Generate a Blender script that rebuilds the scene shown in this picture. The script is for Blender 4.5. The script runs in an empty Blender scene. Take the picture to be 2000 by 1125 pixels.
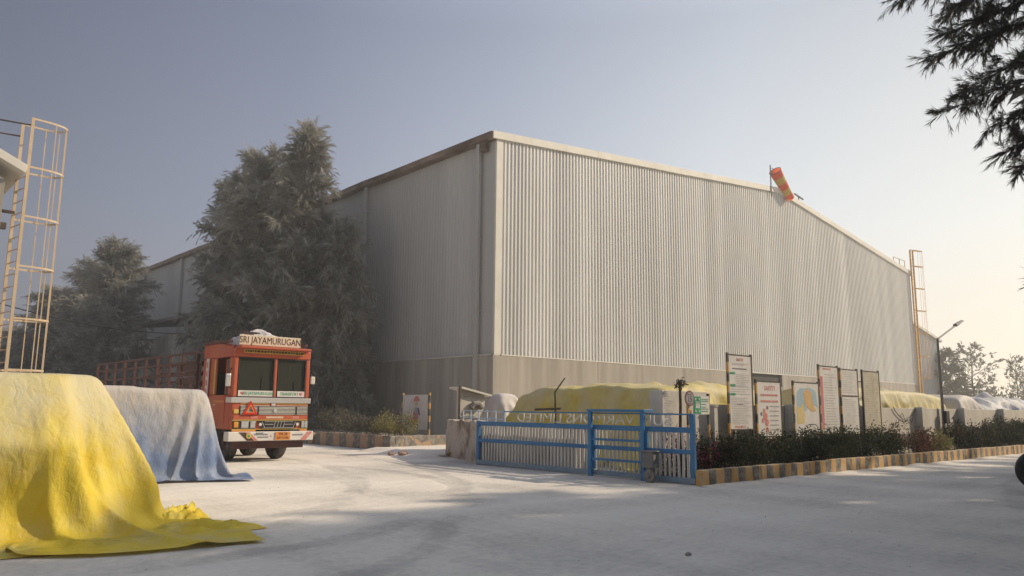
import bpy, math, random
import numpy as np
from mathutils import Vector, Matrix, noise

scene = bpy.context.scene
COL = scene.collection

# ------------------------------------------------------------------ camera
cam = bpy.data.cameras.new('camera')
cam.sensor_width = 36.0
cam.lens = 27.19
cam.clip_start = 0.05
cam.clip_end = 3000
cam_ob = bpy.data.objects.new('camera', cam)
COL.objects.link(cam_ob)
cam_ob.matrix_world = Matrix(((0.7430, -0.1101, -0.6602, 0.0),
                              (-0.6692, -0.1076, -0.7352, 0.0),
                              (0.0100, 0.9881, -0.1536, 1.5),
                              (0, 0, 0, 1)))
scene.camera = cam_ob

# ------------------------------------------------------------------ sun and sky
SUN_EL = math.radians(32)
SX, SY = 0.90, -0.436           # horizontal direction towards the sun
sl = math.hypot(SX, SY)
sdir = Vector((SX / sl * math.cos(SUN_EL), SY / sl * math.cos(SUN_EL), math.sin(SUN_EL)))
sun = bpy.data.lights.new('sun', 'SUN')
sun.energy = 5.0
sun.angle = math.radians(0.9)
sun.color = (1.0, 0.83, 0.62)
sun_ob = bpy.data.objects.new('sun', sun)
COL.objects.link(sun_ob)
sun_ob.rotation_euler = sdir.to_track_quat('Z', 'Y').to_euler()
sun_ob.location = (40, -20, 30)

world = bpy.data.worlds.new('World')
scene.world = world
world.use_nodes = True
wn, wl = world.node_tree.nodes, world.node_tree.links
wn.clear()
w_out = wn.new('ShaderNodeOutputWorld')
w_bg = wn.new('ShaderNodeBackground')
w_sky = wn.new('ShaderNodeTexSky')
w_sky.sky_type = 'NISHITA'
w_sky.sun_disc = False
w_sky.sun_elevation = SUN_EL
w_sky.sun_rotation = math.atan2(SX, SY)
w_sky.air_density = 1.0
w_sky.dust_density = 4.0
w_sky.ozone_density = 2.0
# dusty air: the sky is whiter and brighter towards the sun's side and towards the horizon
def _m(op, *a):
    n = wn.new('ShaderNodeMath'); n.operation = op
    for i, v in enumerate(a):
        if hasattr(v, 'links'): wl.new(v, n.inputs[i])
        else: n.inputs[i].default_value = v
    return n.outputs[0]
w_tc = wn.new('ShaderNodeTexCoord')
w_dot = wn.new('ShaderNodeVectorMath'); w_dot.operation = 'DOT_PRODUCT'
wl.new(w_tc.outputs['Generated'], w_dot.inputs[0]); w_dot.inputs[1].default_value = (SX / sl, SY / sl, 0)
w_sep = wn.new('ShaderNodeSeparateXYZ'); wl.new(w_tc.outputs['Generated'], w_sep.inputs[0])
w_rp = wn.new('ShaderNodeValToRGB'); w_rp.color_ramp.interpolation = 'EASE' if False else 'LINEAR'
t_ = _m('MULTIPLY_ADD', w_dot.outputs['Value'], 0.5, 0.5); wl.new(t_, w_rp.inputs[0])
SKY = ((-1.0, (.36, .39, .45)), (-0.55, (.22, .24, .30)), (-0.3, (.125, .142, .205)), (0.0, (.22, .25, .34)), (0.24, (.365, .405, .50)), (0.5, (.58, .62, .68)), (0.75, (.70, .71, .70)), (1.0, (.95, .93, .86)))  # rear tones, out of view, are raised as fill for the foreground
el = w_rp.color_ramp.elements
while len(el) < len(SKY): el.new(0.5)
for e_, (p_, c_) in zip(el, SKY): e_.position = (p_ + 1) / 2; e_.color = (*c_, 1)
w_z = wn.new('ShaderNodeValToRGB')        # brightening of the air towards the horizon, slightly warm
wl.new(w_sep.outputs[2], w_z.inputs[0])
for e_, (p_, c_) in zip([w_z.color_ramp.elements[0], w_z.color_ramp.elements[1], w_z.color_ramp.elements.new(.22), w_z.color_ramp.elements.new(.46)][:1] + [w_z.color_ramp.elements[-1]], ((0.0, (1.38, 1.18, .92)), (1.0, (.42, .45, .50)))):
    e_.position = p_; e_.color = (*c_, 1)
w_z.color_ramp.elements[1].color = (1.0, .985, .94, 1); w_z.color_ramp.elements[1].position = .22
w_z.color_ramp.elements[2].color = (.67, .68, .70, 1); w_z.color_ramp.elements[2].position = .46
_e = w_z.color_ramp.elements.new(.8); _e.color = (1.15, 1.17, 1.2, 1)  # unseen overhead sky raised above its natural tone as added fill light
w_mul = wn.new('ShaderNodeMix'); w_mul.data_type = 'RGBA'; w_mul.blend_type = 'MULTIPLY'; w_mul.inputs[0].default_value = 1.0
wl.new(w_rp.outputs[0], w_mul.inputs[6]); wl.new(w_z.outputs[0], w_mul.inputs[7])
w_sc = wn.new('ShaderNodeVectorMath'); w_sc.operation = 'SCALE'; w_sc.inputs['Scale'].default_value = 15.5
wl.new(w_mul.outputs[2], w_sc.inputs[0])
w_hs = wn.new('ShaderNodeHueSaturation'); w_hs.inputs['Saturation'].default_value = 0.75
wl.new(w_sky.outputs[0], w_hs.inputs['Color'])
w_mix = wn.new('ShaderNodeMix'); w_mix.data_type = 'RGBA'; w_mix.inputs[0].default_value = 0.8
wl.new(w_hs.outputs[0], w_mix.inputs[6]); wl.new(w_sc.outputs[0], w_mix.inputs[7])
w_bg.inputs['Strength'].default_value = 0.10
wl.new(w_mix.outputs[2], w_bg.inputs['Color'])
wl.new(w_bg.outputs[0], w_out.inputs[0])

scene.view_settings.view_transform = 'Standard'
scene.view_settings.look = 'None'
scene.view_settings.exposure = 0.0
scene.view_settings.gamma = 1.0
scene.render.engine = 'CYCLES'

# ------------------------------------------------------------------ materials
def _nt(name):
    m = bpy.data.materials.new(name)
    m.use_nodes = True
    nt = m.node_tree
    return m, nt, nt.nodes['Principled BSDF']

def mat(name, c1, c2=None, scale=3.0, stretch=(1, 1, 1), rough=0.8, bump=0.0, bscale=None, metal=0.0,
        dust=0.0, dustcol=(0.42, 0.38, 0.32), detail=6.0, contrast=(0.35, 0.65), bdist=0.02, spec=0.3, trans=0.0,
 ripples=0.0, sheets=None):
    """base colour varied by noise between c1 and c2, optional bump, optional dust settled in large patches"""
    m, nt, b = _nt(name)
    n, l = nt.nodes, nt.links
    tc = n.new('ShaderNodeTexCoord')
    mp = n.new('ShaderNodeMapping'); mp.inputs['Scale'].default_value = stretch
    l.new(tc.outputs['Object'], mp.inputs[0])
    nz = n.new('ShaderNodeTexNoise'); nz.inputs['Scale'].default_value = scale; nz.inputs['Detail'].default_value = detail
    nz.inputs['Roughness'].default_value = 0.6
    l.new(mp.outputs[0], nz.inputs['Vector'])
    rp = n.new('ShaderNodeValToRGB')
    rp.color_ramp.elements[0].position = contrast[0]; rp.color_ramp.elements[0].color = (*c1, 1)
    rp.color_ramp.elements[1].position = contrast[1]; rp.color_ramp.elements[1].color = (*(c2 or c1), 1)
    l.new(nz.outputs['Fac'], rp.inputs[0])
    col = rp.outputs[0]
    if dust > 0:
        n2 = n.new('ShaderNodeTexNoise'); n2.inputs['Scale'].default_value = 0.9; n2.inputs['Detail'].default_value = 8
        l.new(tc.outputs['Object'], n2.inputs['Vector'])
        mr = n.new('ShaderNodeMapRange'); mr.inputs[1].default_value = 0.3; mr.inputs[2].default_value = 0.7
        mr.inputs[3].default_value = dust * 0.4; mr.inputs[4].default_value = min(1, dust * 1.4)
        l.new(n2.outputs['Fac'], mr.inputs[0])
        mx = n.new('ShaderNodeMix'); mx.data_type = 'RGBA'
        l.new(mr.outputs[0], mx.inputs[0]); l.new(col, mx.inputs[6]); mx.inputs[7].default_value = (*dustcol, 1)
        col = mx.outputs[2]
    if sheets:      # every sheet of the cladding has aged a little differently
        ax, wd, am = sheets
        sp = n.new('ShaderNodeSeparateXYZ'); l.new(tc.outputs['Object'], sp.inputs[0])
        sn = n.new('ShaderNodeMath'); sn.operation = 'SNAP'; l.new(sp.outputs[ax], sn.inputs[0]); sn.inputs[1].default_value = wd
        wnz = n.new('ShaderNodeTexWhiteNoise'); wnz.noise_dimensions = '1D'; l.new(sn.outputs[0], wnz.inputs['W'])
        mrs = n.new('ShaderNodeMapRange'); mrs.inputs[3].default_value = 1 - am; mrs.inputs[4].default_value = 1.0; l.new(wnz.outputs['Value'], mrs.inputs[0])
        ms_ = n.new('ShaderNodeVectorMath'); ms_.operation = 'SCALE'; l.new(col, ms_.inputs[0]); l.new(mrs.outputs[0], ms_.inputs['Scale']); col = ms_.outputs[0]
    l.new(col, b.inputs['Base Color'])
    b.inputs['Roughness'].default_value = rough
    b.inputs['Metallic'].default_value = metal
    b.inputs['Specular IOR Level'].default_value = spec
    if bump > 0:
        n3 = n.new('ShaderNodeTexNoise'); n3.inputs['Scale'].default_value = bscale or scale * 3; n3.inputs['Detail'].default_value = 8
        l.new(mp.outputs[0], n3.inputs['Vector'])
        bp = n.new('ShaderNodeBump'); bp.inputs['Strength'].default_value = bump; bp.inputs['Distance'].default_value = bdist
        h = n3.outputs['Fac']
        if ripples > 0:
            n4 = n.new('ShaderNodeTexVoronoi'); n4.inputs['Scale'].default_value = ripples; n4.feature = 'SMOOTH_F1'
            dm = n.new('ShaderNodeMix'); dm.data_type = 'RGBA'; dm.inputs[0].default_value = 0.25
            l.new(mp.outputs[0], dm.inputs[6]); l.new(n3.outputs['Color'], dm.inputs[7]); l.new(dm.outputs[2], n4.inputs['Vector'])
            ad = n.new('ShaderNodeMath'); ad.operation = 'ADD'
            l.new(n3.outputs['Fac'], ad.inputs[0]); l.new(n4.outputs['Distance'], ad.inputs[1]); h = ad.outputs[0]
        l.new(h, bp.inputs['Height']); l.new(bp.outputs[0], b.inputs['Normal'])
    if trans > 0:
        tr = n.new('ShaderNodeBsdfTranslucent'); l.new(col, tr.inputs[0])
        ms = n.new('ShaderNodeMixShader'); ms.inputs[0].default_value = trans
        out = n['Material Output']
        l.new(b.outputs[0], ms.inputs[1]); l.new(tr.outputs[0], ms.inputs[2]); l.new(ms.outputs[0], out.inputs[0])
    return m

def ground_mat():
    m, nt, b = _nt('dusty_ground')
    n, l = nt.nodes, nt.links
    tc = n.new('ShaderNodeTexCoord')
    def nz(scale, stretch=(1, 1, 1), detail=8, rough=0.6, rotz=0.0):
        mp = n.new('ShaderNodeMapping'); mp.inputs['Scale'].default_value = stretch; mp.inputs['Rotation'].default_value = (0, 0, rotz)
        l.new(tc.outputs['Object'], mp.inputs[0])
        t = n.new('ShaderNodeTexNoise'); t.inputs['Scale'].default_value = scale; t.inputs['Detail'].default_value = detail
        t.inputs['Roughness'].default_value = rough
        l.new(mp.outputs[0], t.inputs['Vector']); return t.outputs['Fac']
    def mr(x, a, bb, c, d):
        k = n.new('ShaderNodeMapRange'); l.new(x, k.inputs[0])
        for i, v in enumerate((a, bb, c, d)): k.inputs[i + 1].default_value = v
        return k.outputs[0]
    def math_(op, a, bb):
        k = n.new('ShaderNodeMath'); k.operation = op
        for i, v in enumerate((a, bb)):
            if hasattr(v, 'links'): l.new(v, k.inputs[i])
            else: k.inputs[i].default_value = v
        return k.outputs[0]
    big = mr(nz(0.22), 0.3, 0.7, -0.5, 0.5)
    lane = mr(nz(0.5, (0.10, 1.0, 1.0), 6, 0.6, 0.12), 0.3, 0.7, -0.5, 0.5)
    lane2 = mr(nz(0.6, (1.0, 0.13, 1.0), 5, 0.6, -0.35), 0.35, 0.65, -0.35, 0.35)
    fine = mr(nz(9.0, (1, 1, 1), 8, 0.7), 0.3, 0.7, -0.45, 0.45)
    s = math_('ADD', math_('ADD', big, lane), math_('ADD', fine, lane2))
    # tyre tracks: narrow rings of pressed dust around turning centres
    sep = n.new('ShaderNodeSeparateXYZ'); l.new(tc.outputs['Object'], sep.inputs[0])
    tr = None
    for cx, cy, r in ((2.2, 16.0, 6.3), (2.2, 16.0, 8.2), (-6.0, 22.0, 16.4), (-6.0, 22.0, 18.5), (24.0, -6.0, 12.2), (24.0, -6.0, 10.3), (30, -40, 44.6), (30, -40, 46.6)):
        dx = math_('SUBTRACT', sep.outputs[0], cx); dy = math_('SUBTRACT', sep.outputs[1], cy)
        d = math_('SQRT', math_('ADD', math_('MULTIPLY', dx, dx), math_('MULTIPLY', dy, dy)), 0)
        wob = math_('MULTIPLY', mr(nz(0.5), 0, 1, -0.5, 0.5), 1.0)
        e = math_('ABSOLUTE', math_('ADD', math_('SUBTRACT', d, r), wob), 0)
        ring = mr(e, 0.10, 0.26, 1.0, 0.0)
        tr = ring if tr is None else math_('MAXIMUM', tr, ring)
    patch = mr(nz(0.35, (1, 1, 1), 4), 0.36, 0.52, 0.0, 1.0)
    trk = math_('MULTIPLY', tr, patch)
    s2 = math_('SUBTRACT', s, math_('MULTIPLY', trk, 0.55))
    rp = n.new('ShaderNodeValToRGB')
    rp.color_ramp.elements[0].position = 0.0; rp.color_ramp.elements[0].color = (0.42, 0.40, 0.37, 1)
    rp.color_ramp.elements[1].position = 1.0; rp.color_ramp.elements[1].color = (0.75, 0.71, 0.645, 1)
    e = rp.color_ramp.elements.new(0.5); e.color = (0.64, 0.60, 0.54, 1)
    l.new(mr(s2, -1.0, 1.0, 0.0, 1.0), rp.inputs[0])
    l.new(rp.outputs[0], b.inputs['Base Color'])
    b.inputs['Roughness'].default_value = 0.95
    b.inputs['Specular IOR Level'].default_value = 0.1
    h = math_('ADD', math_('MULTIPLY', nz(1.3, (0.35, 1, 1), 8, 0.6, 0.12), 1.6), math_('MULTIPLY', nz(18, (1, 1, 1), 6, 0.7), 0.12))
    h = math_('SUBTRACT', h, math_('MULTIPLY', trk, 0.25))
    bp = n.new('ShaderNodeBump'); bp.inputs['Strength'].default_value = 0.55; bp.inputs['Distance'].default_value = 0.09
    l.new(h, bp.inputs['Height']); l.new(bp.outputs[0], b.inputs['Normal'])
    return m

def stripe_mat(name, axis, period, ca, cb, wear=(0.42, 0.38, 0.32), amount=0.35, off=0.0):
    """painted two-colour bands along one axis, worn and dusty"""
    m, nt, b = _nt(name)
    n, l = nt.nodes, nt.links
    tc = n.new('ShaderNodeTexCoord')
    sep = n.new('ShaderNodeSeparateXYZ'); l.new(tc.outputs['Object'], sep.inputs[0])
    wob = n.new('ShaderNodeTexNoise'); wob.inputs['Scale'].default_value = 2.5; l.new(tc.outputs['Object'], wob.inputs['Vector'])
    a0 = n.new('ShaderNodeMath'); a0.operation = 'MULTIPLY_ADD'; l.new(wob.outputs['Fac'], a0.inputs[0]); a0.inputs[1].default_value = 0.06 * period * 4
    l.new(sep.outputs[axis], a0.inputs[2])
    ad = n.new('ShaderNodeMath'); ad.operation = 'ADD'; l.new(a0.outputs[0], ad.inputs[0]); ad.inputs[1].default_value = off + 1000 * period
    md = n.new('ShaderNodeMath'); md.operation = 'MODULO'; l.new(ad.outputs[0], md.inputs[0]); md.inputs[1].default_value = period
    gt = n.new('ShaderNodeMath'); gt.operation = 'GREATER_THAN'; l.new(md.outputs[0], gt.inputs[0]); gt.inputs[1].default_value = period / 2
    mx = n.new('ShaderNodeMix'); mx.data_type = 'RGBA'; l.new(gt.outputs[0], mx.inputs[0])
    mx.inputs[6].default_value = (*ca, 1); mx.inputs[7].default_value = (*cb, 1)
    nz = n.new('ShaderNodeTexNoise'); nz.inputs['Scale'].default_value = 5; nz.inputs['Detail'].default_value = 9; nz.inputs['Roughness'].default_value = 0.7
    l.new(tc.outputs['Object'], nz.inputs['Vector'])
    mr = n.new('ShaderNodeMapRange'); mr.inputs[1].default_value = 0.45; mr.inputs[2].default_value = 0.7
    mr.inputs[3].default_value = amount * 0.4; mr.inputs[4].default_value = min(1, amount * 2)
    l.new(nz.outputs['Fac'], mr.inputs[0])
    m2 = n.new('ShaderNodeMix'); m2.data_type = 'RGBA'; l.new(mr.outputs[0], m2.inputs[0]); l.new(mx.outputs[2], m2.inputs[6]); m2.inputs[7].default_value = (*wear, 1)
    l.new(m2.outputs[2], b.inputs['Base Color'])
    b.inputs['Roughness'].default_value = 0.85
    bp = n.new('ShaderNodeBump'); bp.inputs['Strength'].default_value = 0.4; bp.inputs['Distance'].default_value = 0.02
    l.new(nz.outputs['Fac'], bp.inputs['Height']); l.new(bp.outputs[0], b.inputs['Normal'])
    return m

def tarp_mat(name, clean, deep, dustcol, dust_top, lo=0.2, hi=1.6, trans=0.18, floor=0.0):
    """plastic sheet, dust lies thicker the higher it is; the dust is a real deposit on the upper cloth"""
    m, nt, b = _nt(name)
    n, l = nt.nodes, nt.links
    tc = n.new('ShaderNodeTexCoord')
    sep = n.new('ShaderNodeSeparateXYZ'); l.new(tc.outputs['Object'], sep.inputs[0])
    n1 = n.new('ShaderNodeTexNoise'); n1.inputs['Scale'].default_value = 1.6; n1.inputs['Detail'].default_value = 9; n1.inputs['Roughness'].default_value = 0.65
    mp = n.new('ShaderNodeMapping'); mp.inputs['Scale'].default_value = (1, 1, 0.55)
    l.new(tc.outputs['Object'], mp.inputs[0]); l.new(mp.outputs[0], n1.inputs['Vector'])
    mr = n.new('ShaderNodeMapRange'); mr.inputs[1].default_value = lo; mr.inputs[2].default_value = hi
    mr.inputs[3].default_value = floor; mr.inputs[4].default_value = dust_top
    l.new(sep.outputs[2], mr.inputs[0])
    m3 = n.new('ShaderNodeMapRange'); m3.inputs[1].default_value = 0.3; m3.inputs[2].default_value = 0.7; m3.inputs[3].default_value = -0.45; m3.inputs[4].default_value = 0.45
    l.new(n1.outputs['Fac'], m3.inputs[0])
    ad = n.new('ShaderNodeMath'); ad.operation = 'ADD'; ad.use_clamp = True; l.new(mr.outputs[0], ad.inputs[0]); l.new(m3.outputs[0], ad.inputs[1])
    n2 = n.new('ShaderNodeTexNoise'); n2.inputs['Scale'].default_value = 3.1; n2.inputs['Detail'].default_value = 5
    l.new(tc.outputs['Object'], n2.inputs['Vector'])
    r2 = n.new('ShaderNodeValToRGB'); r2.color_ramp.elements[0].position = 0.35; r2.color_ramp.elements[0].color = (*deep, 1)
    r2.color_ramp.elements[1].position = 0.62; r2.color_ramp.elements[1].color = (*clean, 1)
    l.new(n2.outputs['Fac'], r2.inputs[0])
    mx = n.new('ShaderNodeMix'); mx.data_type = 'RGBA'; l.new(ad.outputs[0], mx.inputs[0]); l.new(r2.outputs[0], mx.inputs[6]); mx.inputs[7].default_value = (*dustcol, 1)
    l.new(mx.outputs[2], b.inputs['Base Color'])
    b.inputs['Roughness'].default_value = 0.62
    b.inputs['Specular IOR Level'].default_value = 0.25
    # creases
    vo = n.new('ShaderNodeTexVoronoi'); vo.feature = 'DISTANCE_TO_EDGE'; vo.inputs['Scale'].default_value = 2.3
    mxv = n.new('ShaderNodeMix'); mxv.data_type = 'RGBA'; mxv.inputs[0].default_value = 0.3
    l.new(tc.outputs['Object'], mxv.inputs[6]); l.new(n1.outputs['Color'], mxv.inputs[7]); l.new(mxv.outputs[2], vo.inputs['Vector'])
    nf = n.new('ShaderNodeTexNoise'); nf.inputs['Scale'].default_value = 9; nf.inputs['Detail'].default_value = 9; nf.inputs['Distortion'].default_value = 0.5
    l.new(mp.outputs[0], nf.inputs['Vector'])
    s1 = n.new('ShaderNodeMath'); s1.operation = 'MULTIPLY_ADD'; s1.inputs[1].default_value = 1.1
    l.new(vo.outputs['Distance'], s1.inputs[0]); l.new(nf.outputs['Fac'], s1.inputs[2])
    bp = n.new('ShaderNodeBump'); bp.inputs['Strength'].default_value = 0.42; bp.inputs['Distance'].default_value = 0.05
    l.new(s1.outputs[0], bp.inputs['Height']); l.new(bp.outputs[0], b.inputs['Normal'])
    tr = n.new('ShaderNodeBsdfTranslucent'); l.new(mx.outputs[2], tr.inputs[0]); l.new(bp.outputs[0], tr.inputs['Normal'])
    ms = n.new('ShaderNodeMixShader'); ms.inputs[0].default_value = trans
    l.new(b.outputs[0], ms.inputs[1]); l.new(tr.outputs[0], ms.inputs[2]); l.new(ms.outputs[0], n['Material Output'].inputs[0])
    return m

def glass_mat(name, tint=(0.055, 0.06, 0.045), rough=0.08):  # olive tint stands in for what the windscreen reflects
    m, nt, b = _nt(name)
    n, l = nt.nodes, nt.links
    b.inputs['Base Color'].default_value = (*tint, 1); b.inputs['Roughness'].default_value = rough
    b.inputs['Specular IOR Level'].default_value = 0.6
    tr = n.new('ShaderNodeBsdfTransparent'); tr.inputs[0].default_value = (0.55, 0.55, 0.52, 1)
    ms = n.new('ShaderNodeMixShader'); ms.inputs[0].default_value = 0.3
    l.new(b.outputs[0], ms.inputs[1]); l.new(tr.outputs[0], ms.inputs[2]); l.new(ms.outputs[0], n['Material Output'].inputs[0])
    return m

M = {}
M['ground'] = ground_mat()
M['soil'] = mat('garden_soil', (0.12, 0.10, 0.075), (0.26, 0.23, 0.19), 2.5, bump=0.8, bscale=9, rough=0.95)
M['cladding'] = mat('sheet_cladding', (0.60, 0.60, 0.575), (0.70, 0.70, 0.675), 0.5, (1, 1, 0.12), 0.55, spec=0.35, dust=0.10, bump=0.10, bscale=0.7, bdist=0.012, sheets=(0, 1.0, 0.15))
M['cladding_side'] = mat('side_cladding', (0.38, 0.38, 0.375), (0.46, 0.46, 0.45), 0.4, (1, 1, 0.15), 0.6, dust=0.15, sheets=(1, 1.0, 0.08))  # gable sheet with the long wall's shade put into the colour, plus dust
M['trim'] = mat('cream_trim', (0.56, 0.54, 0.48), (0.64, 0.62, 0.555), 1.0, rough=0.6, dust=0.1)
M['rust'] = mat('rusty_gutter', (0.09, 0.055, 0.04), (0.26, 0.19, 0.15), 1.3, (1, 0.35, 1), 0.85, bump=0.3)
M['concrete'] = mat('streaked_concrete', (0.24, 0.215, 0.185), (0.42, 0.385, 0.335), 1.5, (1.2, 1.2, 0.10), 0.92, bump=0.25, detail=9, dust=0.22, dustcol=(0.36, 0.33, 0.28), contrast=(0.3, 0.7))
M['roof'] = mat('roof_sheet', (0.45, 0.44, 0.42), (0.55, 0.53, 0.5), 0.5, rough=0.6)
M['plaster'] = mat('dusty_white_plaster', (0.47, 0.44, 0.385), (0.62, 0.59, 0.53), 1.3, (1, 1, 0.5), 0.9, bump=0.15, dust=0.15)
M['oldplaster'] = mat('broken_plaster', (0.17, 0.12, 0.085), (0.46, 0.42, 0.36), 1.3, rough=0.95, bump=0.9, bscale=4, contrast=(0.36, 0.52), bdist=0.06)
M['blue'] = mat('blue_paint', (0.016, 0.14, 0.33), (0.03, 0.19, 0.41), 2.0, rough=0.5, dust=0.05, spec=0.4)
M['blue_dusty'] = mat('dusty_blue_paint', (0.10, 0.21, 0.33), (0.20, 0.28, 0.36), 3.0, rough=0.8, dust=0.25)
M['pale_blue'] = mat('pale_blue_paint', (0.36, 0.48, 0.58), (0.55, 0.62, 0.68), 3.0, rough=0.7)
M['slat'] = mat('white_pipe_paint', (0.50, 0.49, 0.46), (0.66, 0.65, 0.62), 2.5, (1, 1, 0.4), 0.6, dust=0.2)
M['letter'] = mat('letter_plate', (0.56, 0.55, 0.53), (0.68, 0.67, 0.65), 3, rough=0.6)
M['kerb'] = stripe_mat('kerb_paint', 0, 0.548, (0.52, 0.27, 0.035), (0.035, 0.035, 0.038), amount=0.45, off=0.27)
M['planter'] = stripe_mat('planter_paint', 1, 1.0, (0.42, 0.24, 0.11), (0.10, 0.09, 0.08), amount=0.45, off=0.2)
M['polestripe'] = stripe_mat('pole_paint', 2, 0.5, (0.50, 0.28, 0.06), (0.03, 0.025, 0.02), amount=0.25)
M['darkmetal'] = mat('dark_frame', (0.05, 0.035, 0.03), (0.10, 0.075, 0.06), 3, rough=0.7)
M['pole_grey'] = mat('grey_pole', (0.15, 0.15, 0.15), (0.22, 0.21, 0.20), 3, rough=0.6)
M['orange_pole'] = mat('yellow_ladder_paint', (0.50, 0.36, 0.21), (0.60, 0.46, 0.30), 2, rough=0.75, dust=0.3)
M['paper'] = mat('faded_board', (0.56, 0.54, 0.51), (0.66, 0.64, 0.61), 3, rough=0.7)
M['paper_old'] = mat('browned_board', (0.42, 0.38, 0.27), (0.55, 0.51, 0.40), 3, rough=0.8)
M['ink'] = mat('grey_print', (0.10, 0.10, 0.12), (0.22, 0.22, 0.24), 9, rough=0.8)
M['ink_light'] = mat('faded_print', (0.34, 0.33, 0.33), (0.44, 0.43, 0.42), 9, rough=0.8)
M['ink_red'] = mat('faded_red_print', (0.52, 0.17, 0.15), (0.58, 0.26, 0.22), 5, rough=0.8)
M['ink_pink'] = mat('pink_red_strip', (0.50, 0.13, 0.16), (0.56, 0.22, 0.24), 4, rough=0.8)
M['ink_green'] = mat('green_sign_paint', (0.02, 0.22, 0.10), (0.04, 0.30, 0.15), 5, rough=0.6)
M['ink_blue'] = mat('map_blue', (0.30, 0.42, 0.50), (0.36, 0.48, 0.52), 5, rough=0.8)
M['ink_yellow'] = mat('map_yellow', (0.58, 0.46, 0.17), (0.62, 0.50, 0.25), 5, rough=0.8)
M['ink_orange'] = mat('map_orange', (0.58, 0.34, 0.13), (0.60, 0.42, 0.2), 5, rough=0.8)
M['ink_navy'] = mat('poster_navy', (0.04, 0.06, 0.2), (0.06, 0.08, 0.24), 5, rough=0.8)
M['ink_skin'] = mat('poster_beige', (0.55, 0.42, 0.3), (0.6, 0.46, 0.34), 5, rough=0.8)
M['tarp_yellow'] = tarp_mat('yellow_tarpaulin', (0.70, 0.56, 0.07), (0.66, 0.49, 0.04), (0.60, 0.55, 0.36), 0.95, 0.6, 2.0, 0.20, 0.08)
M['tarp_blue'] = tarp_mat('blue_grey_tarpaulin', (0.22, 0.28, 0.40), (0.14, 0.20, 0.35), (0.52, 0.485, 0.44), 1.0, 0.5, 1.6, 0.12, 0.0)
M['tarp_heap'] = tarp_mat('dusty_yellow_tarpaulin', (0.68, 0.55, 0.09), (0.56, 0.43, 0.03), (0.58, 0.52, 0.34), 0.75, 0.9, 2.4, 0.15, 0.15)
M['tarp_grey'] = tarp_mat('grey_tarpaulin', (0.40, 0.38, 0.37), (0.30, 0.29, 0.30), (0.55, 0.52, 0.48), 0.9, 0.5, 2.2, 0.12, 0.1)
M['tarp_white'] = tarp_mat('white_blue_tarpaulin', (0.42, 0.47, 0.56), (0.28, 0.33, 0.44), (0.58, 0.57, 0.55), 0.9, 0.8, 2.2, 0.12, 0.1)
M['sack'] = mat('white_sack_cloth', (0.50, 0.47, 0.47), (0.60, 0.57, 0.55), 2, rough=0.9, bump=0.5, dust=0.2)
M['truck_red'] = mat('truck_orange_red', (0.41, 0.048, 0.010), (0.50, 0.085, 0.020), 1.5, rough=0.5, spec=0.35, dust=0.12)
M['truck_dark'] = mat('truck_dark_red', (0.05, 0.011, 0.009), (0.085, 0.017, 0.013), 2, rough=0.6, dust=0.08)
M['orange_paint'] = mat('orange_paint', (0.62, 0.20, 0.03), (0.68, 0.27, 0.05), 3, rough=0.5, dust=0.08)
M['yellow_paint'] = mat('yellow_paint', (0.58, 0.42, 0.05), (0.64, 0.47, 0.09), 4, rough=0.5, dust=0.1)
M['green_paint'] = mat('green_paint', (0.02, 0.25, 0.12), (0.03, 0.32, 0.16), 4, rough=0.5)
M['white_paint'] = mat('truck_white', (0.62, 0.59, 0.55), (0.72, 0.69, 0.64), 3, rough=0.45, dust=0.12)
M['silver'] = mat('silver_band', (0.60, 0.58, 0.55), (0.70, 0.68, 0.65), 4, (0.3, 1, 1), 0.35, metal=0.5, dust=0.08)
M['black'] = mat('black_plastic', (0.018, 0.018, 0.018), (0.04, 0.038, 0.036), 6, rough=0.6)
M['rubber'] = mat('dusty_tyre', (0.035, 0.033, 0.03), (0.13, 0.12, 0.105), 6, rough=0.9, bump=0.3)
M['glass'] = glass_mat('cab_glass')
M['lamp_glass'] = mat('lamp_glass', (0.35, 0.36, 0.34), (0.5, 0.5, 0.47), 20, rough=0.15, spec=0.8)
M['amber'] = mat('amber_lens', (0.6, 0.25, 0.02), (0.7, 0.35, 0.05), 8, rough=0.3)
M['interior'] = mat('cab_interior', (0.03, 0.03, 0.03), (0.07, 0.06, 0.05), 3, rough=0.9)
M['bark'] = mat('casuarina_bark', (0.10, 0.085, 0.07), (0.22, 0.19, 0.16), 4, (1, 1, 0.3), 0.95, bump=0.6)
def leaf(name, a, b, tr=0.25, scale=0.8):
    return mat(name, a, b, scale, rough=0.75, trans=tr, contrast=(0.3, 0.7), spec=0.15)
M['needles'] = leaf('dusty_needles', (0.125, 0.13, 0.115), (0.47, 0.45, 0.40), 0.28, 0.9)
M['needles_far'] = leaf('hazy_needles', (0.16, 0.155, 0.13), (0.27, 0.26, 0.22), 0.3, 0.3)  # lightened: distance haze is put into the needle colour
M['needles_dark'] = leaf('dark_needles', (0.07, 0.07, 0.052), (0.16, 0.15, 0.115), 0.35, 1.5)
M['hedge'] = leaf('hedge_leaves', (0.018, 0.026, 0.011), (0.07, 0.075, 0.038), 0.2, 2.5)
M['hedge_red'] = leaf('reddish_leaves', (0.045, 0.035, 0.02), (0.17, 0.075, 0.05), 0.25, 2.5)
M['flowers'] = leaf('bougainvillea_bracts', (0.30, 0.02, 0.07), (0.48, 0.06, 0.14), 0.35, 4)
M['shrub_dusty'] = leaf('dusty_shrub_leaves', (0.07, 0.065, 0.05), (0.17, 0.155, 0.115), 0.2, 2)
M['shrub_yellow'] = leaf('yellowish_leaves', (0.16, 0.14, 0.05), (0.32, 0.29, 0.13), 0.3, 2.5)
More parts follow.
